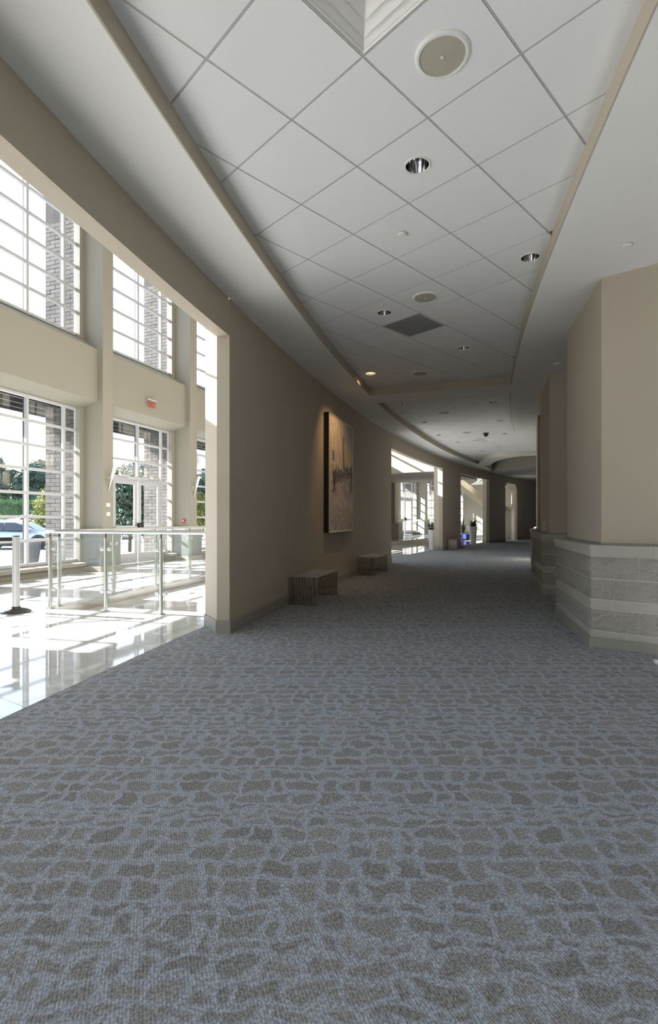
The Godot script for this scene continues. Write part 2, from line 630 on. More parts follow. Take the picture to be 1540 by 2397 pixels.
func floors() -> void:
	var st := S()
	prism(st, sector(50.4, 59.16, PH0, 46.0), -0.2, 0.0)
	struct("floor", "blue-grey patterned carpet running the length of the corridor", st, M.carpet)
	# polished tile along the windows
	var o := Vector2(0, 0)
	var a := Vector2(0.843, 0.538).normalized()
	var b := Vector2(-a.y, a.x)
	o = Vector2(-1.86, -3.965) + a * 0.1
	var ring := sector(59.165, 65.05, 9.6, 26.0)
	var hole := sector(59.0, 61.8, 14.36, 27.0)
	var near := Geometry2D.clip_polygons(ring, hole)
	st = S()
	for poly in near:
		prism(st, poly, -0.2, -0.012)
	prism(st, sector(59.165, 65.05, PH0, 9.6), -0.2, 0.0)
	var fl := struct("floor_lobby", "glossy white porcelain tile floor in front of the windows", st, M.grout)
	laid(fl, "floor_tile", near, o, a, 0.6096, 0.0015, -0.012, 0.0, M.floor_tile, 0.5)
	st = S()
	sweep(st, rect(61.74, 61.8, -0.13, 0.006), 14.36, 25.9)
	sweep(st, rect(59.17, 61.8, -0.13, 0.006), 14.33, 14.36)
	obj("edge_trim", st, M.steel, fl)
	st = S()
	prism(st, sector(59.165, 61.74, 14.36, 26.0), -0.3, -0.132)
	var pit := struct("floor_ramp", "sunken strip of grey tile behind the glass railing", st, M.grout)
	laid(pit, "floor_tile", [sector(59.165, 61.74, 14.36, 26.0)], o, a, 0.6096, 0.0015, -0.132, -0.12, M.floor_tile, 0.5)
	st = S()
	prism(st, sector(59.165, 61.8, 26.0, 46.0), -0.3, -0.012)
	var far := struct("floor_far", "sunlit white tile floor beyond the second opening", st, M.grout)
	laid(far, "floor_tile", [sector(59.165, 61.8, 26.0, 40.0)], o, a, 0.6096, 0.002, -0.012, 0.0, M.floor_tile, 0.5)
	st = S()
	prism(st, sector(59.165, 61.8, 40.0, 46.0), -0.01, 0.0)
	prism(st, sector(61.8, 65.05, 26.0, 46.0), -0.3, 0.178)
	sweep(st, rect(61.78, 61.8, 0.0, 0.19), 26.0, 46.0)
	var plat := struct("floor_step", "raised tile landing with a low riser before the far doors", st, M.terrazzo)
	laid(plat, "floor_tile", [sector(61.8, 65.05, 27.0, 42.0)], o, a, 0.6096, 0.002, 0.178, 0.19, M.floor_tile, 0.5)

# ------------------------------------------------------------------ walls
func walls() -> void:
	# solid lengths of the curved wall, then the headers over the openings
	var solid := [[PH0, -12.0], [13.56, 22.52], [28.66, 31.22], [35.52, 38.06], [39.9, 46.0]]
	for i in solid.size():
		var s: Array = solid[i]
		var st := S()
		# thin face with splayed thicker pier behind it
		sweep(st, rect(RW, 58.87, 0.0, SOFFIT + 0.3), s[0] + 0.01, s[1] - 0.01, 0.4)
		sweep(st, rect(58.868, 59.165, 0.0, SOFFIT + 0.3), s[0] + 0.3, s[1] - 0.3, 0.4)
		for e in [[s[0] + 0.01, s[0] + 0.3], [s[1] - 0.01, s[1] - 0.3]]:
			prism(st, PackedVector2Array([plan(58.868, e[0]), plan(59.165, e[1]), plan(58.868, e[1])]), 0.0, SOFFIT + 0.3)
		var w := struct("wall_left", ["taupe wall behind the viewer", "long curved taupe wall with the painting and two benches", "curved taupe wall between the second and third openings", "wall pier between the last two openings", "far end of the curved wall with a long door pull"][i], st, M.wall_paint)
		st = S()
		sweep(st, [Vector2(RW - 0.016, 0.0), Vector2(RW - 0.016, 0.12), Vector2(RW - 0.008, 0.14), Vector2(RW, 0.14), Vector2(RW, 0.0)], s[0] + 0.01, s[1] - 0.01, 0.4)
		struct("baseboard_left", "grey-brown baseboard of the curved wall", st, M.baseboard)
	for p in [13.56, 28.66, 35.52]:
		var st := S()
		var inner := [plan(RW - 0.016, p + 0.02), plan(RW, p + 0.01), plan(58.87, p + 0.01), plan(59.165, p + 0.3)]
		var outer := [plan(RW - 0.016, p - 0.008), plan(RW - 0.016, p - 0.008), plan(58.876, p - 0.008), plan(59.175, p + 0.288)]
		prism(st, PackedVector2Array(inner + [outer[3], outer[2], outer[0]]), 0.0, 0.14)
		struct("baseboard_pier", "grey-brown baseboard round the end of a wall pier", st, M.baseboard)
	for a in [[-12.0, 13.56], [22.52, 28.66], [31.22, 35.52], [38.06, 39.9]]:
		var st := S()
		sweep(st, rect(RW, 58.87, 3.235, SOFFIT + 0.3), a[0] + 0.01, a[1] - 0.01, 0.4)
		struct("wall_header", "taupe header over an opening in the curved wall", st, M.wall_paint)
	# clipped upper corners of the last opening
	for e in [38.07, 39.89]:
		var s := 1.0 if e < 39 else -1.0
		var st := S()
		var q := fr(RW, e)
		for k in 2:
			var z := -0.435 * k
			tri(st, q * Vector3(0, 3.235, z), q * Vector3(0.24 * s, 3.235, z), q * Vector3(0, 2.93, z), q.basis.z * (1.0 - 2.0 * k))
		quad(st, q * Vector3(0.24 * s, 3.235, 0), q * Vector3(0, 2.93, 0), q * Vector3(0, 2.93, -0.435), q * Vector3(0.24 * s, 3.235, -0.435), q.basis * Vector3(s, -0.8, 0).normalized())
		struct("wall_corner", "slanting upper corner of the last opening", st, M.wall_paint)
	# lobby side above the corridor, lobby ends, roof
	var st := S()
	sweep(st, rect(58.72, 59.165, SOFFIT + 0.3, 9.6), PH0, 46.0)
	struct("wall_upper", "tall wall of the lobby above the openings", st, M.lobby_paint)
	st = S()
	sweep(st, rect(58.72, 66.3, 9.6, 9.9), PH0, 46.0)
	struct("ceiling_lobby", "high ceiling of the glazed lobby", st, M.ceiling_paint)
	st = S()
	sweep(st, rect(50.2, 66.0, -0.3, 9.7), 46.0, 46.3)
	struct("wall_back", "end wall of the corridor and lobby", st, M.wall_paint)
	st = S()
	sweep(st, rect(50.2, 66.0, -0.3, 9.7), PH0 - 0.3, PH0)
	struct("wall_front", "wall behind the viewer", st, M.wall_paint)
	st = S()
	sweep(st, rect(50.1, 50.4, -0.1, 4.6), PH0, 46.0)
	struct("wall_right", "inner curved wall behind the pillars", st, M.wall_paint)
	# door with a long pull on the dark far wall
	var d := struct("door_2", "flush door with a long vertical pull at the far end")
	d.transform = fr(RW - 0.012, 41.3)
	st = S()
	box(st, Vector3(0, 1.1, 0), Vector3(1.0, 2.2, 0.02))
	obj("leaf", st, M.wall_paint, d)
	st = S()
	tube(st, [Vector3(-0.32, 0.95, 0.07), Vector3(-0.32, 1.6, 0.07)], 0.018)
	for y in [1.02, 1.53]:
		tube(st, [Vector3(-0.32, y, 0.0), Vector3(-0.32, y, 0.07)], 0.01)
	obj("pull_handle", st, M.steel, d)

# ------------------------------------------------------------------ ceilings
func grid_bars(parent: Node3D, region: PackedVector2Array, o: Vector2, a: Vector2) -> void:
	for dirs in [[a, Vector2(-a.y, a.x)], [Vector2(-a.y, a.x), a]]:
		var u: Vector2 = dirs[0]
		var v: Vector2 = dirs[1]
		var lo := 1e9
		var hi := -1e9
		for p in region:
			var q := (p - o).dot(v) / 0.6096
			lo = minf(lo, q)
			hi = maxf(hi, q)
		for k in range(int(ceil(lo)), int(floor(hi)) + 1):
			var c := o + v * k * 0.6096
			for cut in Geometry2D.intersect_polyline_with_polygon(PackedVector2Array([c - u * 60.0, c + u * 60.0]), region):
				var p: Vector2 = cut[0]
				var q: Vector2 = cut[cut.size() - 1]
				if p.distance_to(q) < 0.05:
					continue
				var st := S()
				bar(st, Vector3(p.x, TILE_Y + 0.008, p.y), Vector3(q.x, TILE_Y + 0.008, q.y), 0.008, 0.012)
				obj("grid_bar", st, M.ceiling_grid, parent)

func holed(parent: Node3D, o: Vector2, a: Vector2, ij: Vector2i, r: float) -> Vector3:
	# a ceiling tile with a round hole for a recessed fitting; returns the middle of the hole
	var b := Vector2(-a.y, a.x)
	var c := o + (a * (ij.x + 0.5) + b * (ij.y + 0.5)) * 0.6096
	var h := 0.6096 * 0.5 - 0.007
	var st := S()
	var n := 32
	for k in n:
		var p := []
		for kk in [k, k + 1]:
			var t: float = TAU * kk / n
			var d := Vector2(cos(t), sin(t))
			p.append([d * r, d * h / maxf(absf(d.x), absf(d.y))])
		quad(st, Vector3(p[0][0].x, TILE_Y, p[0][0].y), Vector3(p[1][0].x, TILE_Y, p[1][0].y), Vector3(p[1][1].x, TILE_Y, p[1][1].y), Vector3(p[0][1].x, TILE_Y, p[0][1].y), Vector3.DOWN)
	for e in 4:
		var d := Vector2.RIGHT.rotated(e * PI / 2)
		var s := Vector2(-d.y, d.x)
		var p := (d + s) * h
		var q := (d - s) * h
		quad(st, Vector3(p.x, TILE_Y, p.y), Vector3(q.x, TILE_Y, q.y), Vector3(q.x, TILE_Y + 0.02, q.y), Vector3(p.x, TILE_Y + 0.02, p.y), Vector3(d.x, 0, d.y))
	shared("ceiling_tile", st.commit(), M.ceiling_tile, parent, Transform3D(Basis(Vector3(a.x, 0, a.y), Vector3.UP, Vector3(b.x, 0, b.y)), Vector3(c.x, 0, c.y)))
	return Vector3(c.x, TILE_Y, c.y)

const LOBE1 := [[6.62, 22.6], [6.45, 21.6], [6.33, 20.74], [6.35, 20.1], [6.47, 19.58], [6.63, 19.28], [6.85, 19.06], [7.25, 18.83], [7.71, 18.68], [9.0, 18.4], [13.5, 18.2]]
const LOBE1_FAR := [[13.5, 18.75], [9.0, 18.85], [8.0, 19.0], [7.37, 19.32], [7.1, 19.8], [6.98, 20.59], [7.05, 21.6], [7.24, 22.65]]
const LOBE2 := [[8.35, 26.2], [8.33, 25.2], [8.4, 24.5], [8.52, 24.0], [8.75, 23.55], [9.1, 23.3], [9.6, 23.2], [11.0, 23.1], [16.0, 23.0]]

var g1o := Vector2(0.187, -2.76)
var g1a := Vector2(0.7193, -0.6947)
var g2a := Vector2(0.98, -0.2).normalized()
var g2o := Vector2(0, 0)

func curved(list: Array) -> PackedVector2Array:
	# the same outline with rounded runs between its points
	var p := xz(list)
	var out := PackedVector2Array()
	for i in p.size() - 1:
		for k in 5:
			out.append(p[i].cubic_interpolate(p[i + 1], p[maxi(i - 1, 0)], p[mini(i + 2, p.size() - 1)], k / 5.0))
	out.append(p[p.size() - 1])
	return out

func ceilings() -> void:
	g2o = g2a * 5.395 + Vector2(-g2a.y, g2a.x) * -9.72
	# plain lower soffits
	var st := S()
	sweep(st, rect(58.1, RW, SOFFIT, SOFFIT + 0.4), PH0, 32.4)
	prism(st, PackedVector2Array([plan(58.0, 32.39), plan(RW, 32.39), plan(RW, 33.4), plan(RW, 34.4), plan(RW, 35.4), plan(RW, 36.3), plan(58.45, 35.0), plan(58.2, 33.8)]), SOFFIT, SOFFIT + 0.7)
	struct("ceiling_soffit", "pale plaster soffit along the curved wall", st, M.ceiling_paint)
	st = S()
	sweep(st, rect(50.4, 55.5, SOFFIT, SOFFIT + 0.4), PH0, 23.42)
	struct("ceiling_right", "pale plaster soffit over the block pillars", st, M.ceiling_paint)
	st = S()
	sweep(st, rect(55.5, 58.1, SOFFIT, SOFFIT + 0.4), 18.17, 18.82, 0.1)
	struct("ceiling_beam", "dropped plaster beam between the two tiled ceilings", st, M.ceiling_paint)
	# tan faces of the recess
	for a in [[58.088, 58.1, PH0, 18.17], [58.088, 58.1, 18.82, 31.9], [55.5, 55.512, PH0, 18.17], [55.5, 55.512, 18.82, 23.42]]:
		st = S()
		sweep(st, rect(a[0], a[1], SOFFIT + 0.001, TILE_Y + 0.06), a[2], a[3])
		struct("trim_fascia", "tan upright edge of the recessed ceiling", st, M.wall_paint)
	for a in [18.165, 18.82]:
		st = S()
		sweep(st, rect(55.51, 58.09, SOFFIT + 0.001, TILE_Y + 0.06), a - (0.01 if a < 18.5 else 0.0), a + (0.0 if a < 18.5 else 0.01))
		struct("trim_fascia", "tan face of the ceiling beam", st, M.wall_paint)
	# slab that closes the space over the tiles
	st = S()
	sweep(st, rect(50.4, 58.3, TILE_Y + 0.25, TILE_Y + 0.7), PH0, 29.6)
	struct("ceiling_slab", "slab over the tiled ceilings", st, M.plenum)
	st = S()
	sweep(st, rect(50.4, 58.75, 4.3, 4.5), 29.0, 46.0)
	struct("ceiling_high", "deep plaster recess at the far bend", st, M.ceiling_paint)
	# first tiled bay
	var r1 := sector(55.512, 58.088, 8.4, 18.16)
	st = S()
	sweep(st, rect(55.5, 58.1, TILE_Y, TILE_Y + 0.02), PH0, 8.4)
	var c1 := struct("ceiling", "white tiled ceiling laid on the diagonal", st, M.ceiling_tile)
	var skip := {}
	for k in [[-1, -1], [5, 3], [0, -1], [1, 0], [4, 0], [4, 2], [4, 3], [7, 3], [7, 6], [8, 5]]:
		skip[Vector2i(k[0], -k[1] - 1)] = 1
	laid_ceiling(c1, r1, g1o, g1a, skip)
	grid_bars(c1, r1, g1o, g1a)
	# second tiled bay, ending at the curved bulkheads
	var edge := curved(LOBE1)
	var r2 := sector(55.512, 58.19, 18.84, 32.3)
	var beyond := edge.duplicate()
	beyond.append_array(PackedVector2Array([Vector2(20, -18.2), Vector2(20, -40), Vector2(6.0, -40)]))
	var right := sector(51.0, 55.515, 23.42, 32.0)
	var c2 := struct("ceiling", "white tiled ceiling at the far end of the corridor")
	var skip2 := {}
	for k in [[-3, 1], [0, 0], [-1, 2], [-1, 4], [2, 3], [1, 7], [2, 6], [4, 6], [3, 9], [6, 10], [6, 12], [6, 14], [4, 8]]:
		skip2[Vector2i(k[0], -k[1] - 1)] = 1
	for poly in Geometry2D.clip_polygons(r2, beyond):
		laid_ceiling(c2, poly, g2o, g2a, skip2)
		grid_bars(c2, poly, g2o, g2a)
	for poly in Geometry2D.clip_polygons(right, beyond):
		st = S()
		prism(st, poly, TILE_Y - 0.01, TILE_Y + 0.1)
		struct("ceiling_plain", "plain white ceiling beside the tiles beyond the soffit", st, M.ceiling_paint)
	# bulkheads
	var l1 := edge.duplicate()
	l1.append_array(curved(LOBE1_FAR))
	st = S()
	prism(st, l1, SOFFIT, SOFFIT + 0.7)
	struct("ceiling_bulkhead", "curved bulkhead closing the tiled ceiling", st, M.cream_paint)
	st = S()
	prism(st, l1, SOFFIT - 0.004, SOFFIT)
	struct("ceiling_bulkhead", "white underside of the curved bulkhead", st, M.ceiling_paint)
	var l2 := curved(LOBE2)
	l2.append_array(xz([[16.0, 34.0], [10.0, 34.0]]))
	st = S()
	prism(st, l2, SOFFIT, SOFFIT + 0.7)
	struct("ceiling_drum", "deep rounded bulkhead at the far bend", st, M.cream_paint)
	st = S()
	prism(st, l2, SOFFIT - 0.004, SOFFIT)
	struct("ceiling_drum", "white underside of the rounded bulkhead", st, M.ceiling_paint)
	st = S()
	prism(st, xz([[8.7, 27.25], [9.9, 27.1], [11.1, 26.86], [16, 26.5], [16, 36], [10, 36]]), SOFFIT - 0.035, SOFFIT - 0.005)
	struct("ceiling_end", "lowest white ceiling over the far end of the corridor", st, M.ceiling_paint)

func laid_ceiling(parent: Node3D, region: PackedVector2Array, o: Vector2, a: Vector2, skip: Dictionary) -> void:
	laid(parent, "ceiling_tile", [region], o, a, 0.6096, 0.007, TILE_Y, TILE_Y + 0.02, M.ceiling_tile, 0.0, skip)

# ------------------------------------------------------------------ window wall
const BAY := 3.06
const MID := 20.03

func window_bay(k: int, seen: bool, doors: bool, lift: float) -> void:
	var phi := MID + BAY * k
	var xf := fr(65.3, phi, lift)
	var w := struct("window_%d" % (k + 12), "tall white-framed window bay%s" % (" over the double doors" if doors else ""))
	w.transform = xf
	var xs := [-1.38, -0.99, 0.0, 0.99, 1.38]
	var banks := [[0.26, 0.5157, 7], [5.65, 0.54, 6]]
	for bi in 2:
		var y0: float = banks[bi][0] - (lift if bi == 1 else 0.0)
		var dy: float = banks[bi][1]
		var rows: int = banks[bi][2]
		var y1 := y0 + dy * rows
		var st := S()
		for i in 5:
			var fw := 0.075 if i == 0 or i == 4 else 0.062
			var lo := y0 - 0.03
			if doors and bi == 0 and i == 2:
				lo = y0 + dy * 4.0
			if doors and bi == 0 and i != 2:
				lo = 0.0
			st = S()
			box(st, Vector3(xs[i], (lo + y1 + 0.03) / 2, 0), Vector3(fw, y1 + 0.03 - lo, 0.075), Transform3D.IDENTITY, 0.004)
			obj("mullion", st, M.white_metal, w)
		for r in rows + 1:
			for part in 3:
				var xa: float = [xs[0], xs[1], xs[3]][part]
				var xb: float = [xs[1], xs[3], xs[4]][part]
				if doors and bi == 0 and part == 1 and r < 4:
					continue
				st = S()
				box(st, Vector3((xa + xb) / 2, y0 + dy * r, 0), Vector3(xb - xa, 0.058, 0.07), Transform3D.IDENTITY, 0.004)
				obj("transom", st, M.white_metal, w)
		if seen:
			for i in 4:
				for r in rows:
					if doors and bi == 0 and (i == 1 or i == 2) and r < 4:
						continue
					st = S()
					box(st, Vector3((xs[i] + xs[i + 1]) / 2, y0 + dy * (r + 0.5), -0.02), Vector3(xs[i + 1] - xs[i] - 0.05, dy - 0.05, 0.008))
					obj("pane", st, M.glass, w)
			# dark gaskets on the outer face
			st = S()
			for i in 5:
				box(st, Vector3(xs[i], (y0 + y1) / 2 + (dy * 2.0 if doors and bi == 0 and i == 2 else 0.0), -0.06), Vector3(0.05, y1 - y0 - (dy * 4.0 if doors and bi == 0 and i == 2 else 0.0), 0.04))
			obj("outer_frame", st, M.gasket, w)
		else:
			st = S()
			box(st, Vector3(0, (y0 + y1) / 2 + (dy * 2.0 if doors and bi == 0 else 0.0), -0.02), Vector3(2.7, y1 - y0 - (dy * 4.0 if doors and bi == 0 else 0.0), 0.008))
			obj("pane", st, M.glass, w)
	if doors:
		entrance(k, xf)

func entrance(k: int, xf: Transform3D) -> void:
	var d := struct("door_1" if k == 0 else "door_3", "white-framed glass double doors with push bars and closers")
	d.transform = xf
	var st := S()
	box(st, Vector3(0, 2.36, 0), Vector3(1.92, 0.1, 0.13), Transform3D.IDENTITY, 0.004)
	box(st, Vector3(0, 0.01, 0), Vector3(1.92, 0.02, 0.13))
	obj("door_head", st, M.white_metal, d)
	for s in [-1.0, 1.0]:
		var x0: float = 0.015 * s
		var x1: float = 0.955 * s
		st = S()
		var cx: float = (x0 + x1) / 2.0
		for e in [x0 + 0.06 * s, x1 - 0.06 * s]:
			box(st, Vector3(e, 1.165, 0), Vector3(0.12, 2.27, 0.05), Transform3D.IDENTITY, 0.004)
		for e in [[0.03, 0.30], [0.95, 1.05], [2.19, 2.3]]:
			box(st, Vector3(cx, (e[0] + e[1]) / 2, 0), Vector3(0.70, e[1] - e[0], 0.046))
		var leaf := obj("leaf", st, M.white_metal, d)
		for e in [[0.30, 0.95], [1.05, 2.19]]:
			st = S()
			box(st, Vector3(cx, (e[0] + e[1]) / 2, 0), Vector3(0.72, e[1] - e[0], 0.008))
			obj("pane", st, M.glass, leaf)
		st = S()
		box(st, Vector3(cx, 1.0, 0.09), Vector3(0.86, 0.085, 0.05), Transform3D.IDENTITY, 0.01)
		obj("push_bar", st, M.white_metal, leaf)
		st = S()
		box(st, Vector3(0.07 * s, 1.0, 0.095), Vector3(0.12, 0.13, 0.07), Transform3D.IDENTITY, 0.015)
		box(st, Vector3(0.05 * s, 1.08, 0.08), Vector3(0.05, 0.1, 0.05), Transform3D.IDENTITY, 0.01)
		obj("latch_case", st, M.black, leaf)
		st = S()
		box(st, Vector3(0.62 * s, 2.40, 0.11), Vector3(0.34, 0.075, 0.09), Transform3D.IDENTITY, 0.01)
		bar(st, Vector3(0.5 * s, 2.34, 0.12), Vector3(0.18 * s, 2.33, 0.2), 0.025, 0.012)
		bar(st, Vector3(0.18 * s, 2.33, 0.2), Vector3(0.12 * s, 2.30, 0.03), 0.025, 0.012)
		obj("door_closer", st, M.aluminium, leaf)

func window_wall() -> void:
	for k in range(-11, 9):
		var phi := MID + BAY * k
		var far := phi > 27.0
		var lift := 0.19 if far else 0.0
		window_bay(k, k in [-1, 0, 1, 6, 7], k in [0, 6], lift)
		var st := S()
		if not k in [0, 6]:
			sweep(st, [Vector2(65.1, 0.0 + lift), Vector2(65.1, 0.12 + lift), Vector2(65.0, 0.13 + lift), Vector2(65.0, 0.2 + lift), Vector2(65.24, 0.225 + lift), Vector2(65.5, 0.225 + lift), Vector2(65.5, -0.3)], phi - 1.25, phi + 1.25)
			struct("trim_sill", "low painted sill ledge below a window bay", st, M.lobby_paint)
		else:
			for s in [-1.0, 1.0]:
				st = S()
				sweep(st, [Vector2(65.1, 0.0 + lift), Vector2(65.1, 0.12 + lift), Vector2(65.0, 0.13 + lift), Vector2(65.0, 0.2 + lift), Vector2(65.24, 0.225 + lift), Vector2(65.5, 0.225 + lift), Vector2(65.5, -0.3)], phi + minf(0.9 * s, 1.25 * s), phi + maxf(0.9 * s, 1.25 * s))
				struct("trim_sill", "short sill ledge beside the doors", st, M.lobby_paint)
			st = S()
			sweep(st, rect(65.0, 66.5, -0.3, lift - 0.001), phi - 0.95, phi + 0.95)
			struct("trim_threshold", "threshold slab under the doors", st, M.concrete)
	var st := S()
	sweep(st, [Vector2(65.32, 5.62), Vector2(64.75, 5.27), Vector2(64.75, 4.04), Vector2(65.28, 3.9), Vector2(65.5, 3.9), Vector2(65.5, 5.62)], PH0, 46.0)
	struct("wall_spandrel", "cream wall band between the lower and upper windows", st, M.lobby_paint)
	st = S()
	sweep(st, rect(65.1, 65.5, 8.92, 9.6), PH0, 46.0)
	struct("wall_top", "cream wall above the upper windows", st, M.lobby_paint)
	for k in range(-12, 9):
		column(k)
	# projecting canopy over the lower windows
	st = S()
	sweep(st, rect(65.5, 67.1, 4.02, 4.14), PH0, 46.0)
	for r in [65.75, 66.2, 66.65, 67.06]:
		sweep(st, rect(r, r + 0.05, 3.92, 4.02), PH0, 46.0)
	struct("trim_canopy", "grey slatted canopy outside above the lower windows", st, M.dark_metal)

func column(k: int) -> void:
	var phi := MID + BAY * (k + 0.5) - 0.10
	var lift := 0.19 if phi > 27.0 else 0.0
	var c := struct("column_%d" % (k + 13), "cream wall column on a stone pedestal between window bays")
	c.transform = fr(64.6, phi, lift)
	var top := 9.6 - lift
	var st := S()
	# shaft; flank walls against the windows
	box(st, Vector3(0.0, (1.0 + top) / 2, -0.33), Vector3(0.34, top - 1.0, 0.66))
	box(st, Vector3(0.1, top / 2, -0.635), Vector3(0.78, top, 0.13))
	obj("shaft", st, M.lobby_paint, c)
	st = S()
	box(st, Vector3(0.09, 0.51, -0.31), Vector3(0.68, 0.78, 0.62), Transform3D.IDENTITY, 0.006)
	obj("pedestal", st, M.granite, c)
	st = S()
	box(st, Vector3(0.09, 0.06, -0.31), Vector3(0.72, 0.12, 0.66), Transform3D.IDENTITY, 0.008)
	obj("base", st, M.smooth_block, c)
	st = S()
	box(st, Vector3(0.09, 0.95, -0.31), Vector3(0.74, 0.1, 0.68), Transform3D.IDENTITY, 0.01)
	obj("cap", st, M.smooth_block, c)
	# brick pier outside
	st = S()
	box(st, Vector3(0.1, top / 2, -1.18), Vector3(0.72, top, 0.96))
	if k in [-1, 0]:
		obj("pier_core", st, M.brick_mortar, c)
		var bricks := []
		for len in [0.307, 0.15]:
			var sb := S()
			box(sb, Vector3.ZERO, Vector3(0.03, 0.092, len), Transform3D.IDENTITY, 0.004)
			bricks.append(sb.commit())
		for r in 84:
			var z := -0.71
			for l in ([0.307, 0.307, 0.307] if r % 2 == 0 else [0.15, 0.307, 0.307, 0.15]):
				shared("brick", bricks[1 if l < 0.2 else 0], M["brick_%d" % rng.randi_range(0, 2)], c, Transform3D(Basis.IDENTITY, Vector3(-0.265 + rng.randf_range(-0.002, 0.002), 0.076 + 0.1 * r, z - l / 2)))
				z -= l + 0.007
	else:
		obj("pier_core", st, M.brick_0, c)

# ------------------------------------------------------------------ block pillars
func pillar_plan(p: float, inset: float) -> PackedVector2Array:
	# corridor face along the curve, slanting ends, flat back
	var f := fr(55.05, p)
	var l := 1.73
	var k := inset
	var pts := [Vector3(k * 0.7, 0, k), Vector3(l - k * 0.7, 0, k), Vector3(l + 0.55 - k * 1.2, 0, 1.25), Vector3(-0.55 + k * 1.2, 0, 1.25)]
	var out := PackedVector2Array()
	for q in pts:
		var w: Vector3 = f * q
		out.append(Vector2(w.x, w.z))
	return out

func split_mesh(l: float, h: float, sd: int, bumpy: bool) -> ArrayMesh:
	# a masonry unit: outer face towards +z, broken or smooth
	var st := S()
	var nx := 9
	var ny := 5
	var n := noise(FastNoiseLite.TYPE_SIMPLEX, 14.0, sd, 3)
	var pos := func(i: int, j: int) -> Vector3:
		var x := l * (float(i) / nx - 0.5)
		var y := h * float(j) / ny
		var edge := i == 0 or j == 0 or i == nx or j == ny
		return Vector3(x, y, 0.0 if edge else (0.008 + n.get_noise_2d(x, y) * 0.017))
	if bumpy:
		for i in nx:
			for j in ny:
				var a: Vector3 = pos.call(i, j)
				var b: Vector3 = pos.call(i + 1, j)
				var c: Vector3 = pos.call(i + 1, j + 1)
				var d: Vector3 = pos.call(i, j + 1)
				tri(st, a, b, c, -(b - a).cross(c - a).normalized() * -1.0)
				tri(st, a, c, d, -(c - a).cross(d - a).normalized() * -1.0)
		box(st, Vector3(0, h / 2, -0.021), Vector3(l, h, 0.04))
	else:
		box(st, Vector3(0, h / 2, -0.02), Vector3(l, h, 0.04), Transform3D.IDENTITY, 0.003)
	return st.commit()

var units := {}

func unit(l: float, h: float, bumpy: bool) -> ArrayMesh:
	var v := rng.randi_range(0, 3) if bumpy else 0
	var key := "%.2f %.3f %s %d" % [l, h, bumpy, v]
	if not units.has(key):
		units[key] = split_mesh(l, h, v + 1, bumpy)
	return units[key]

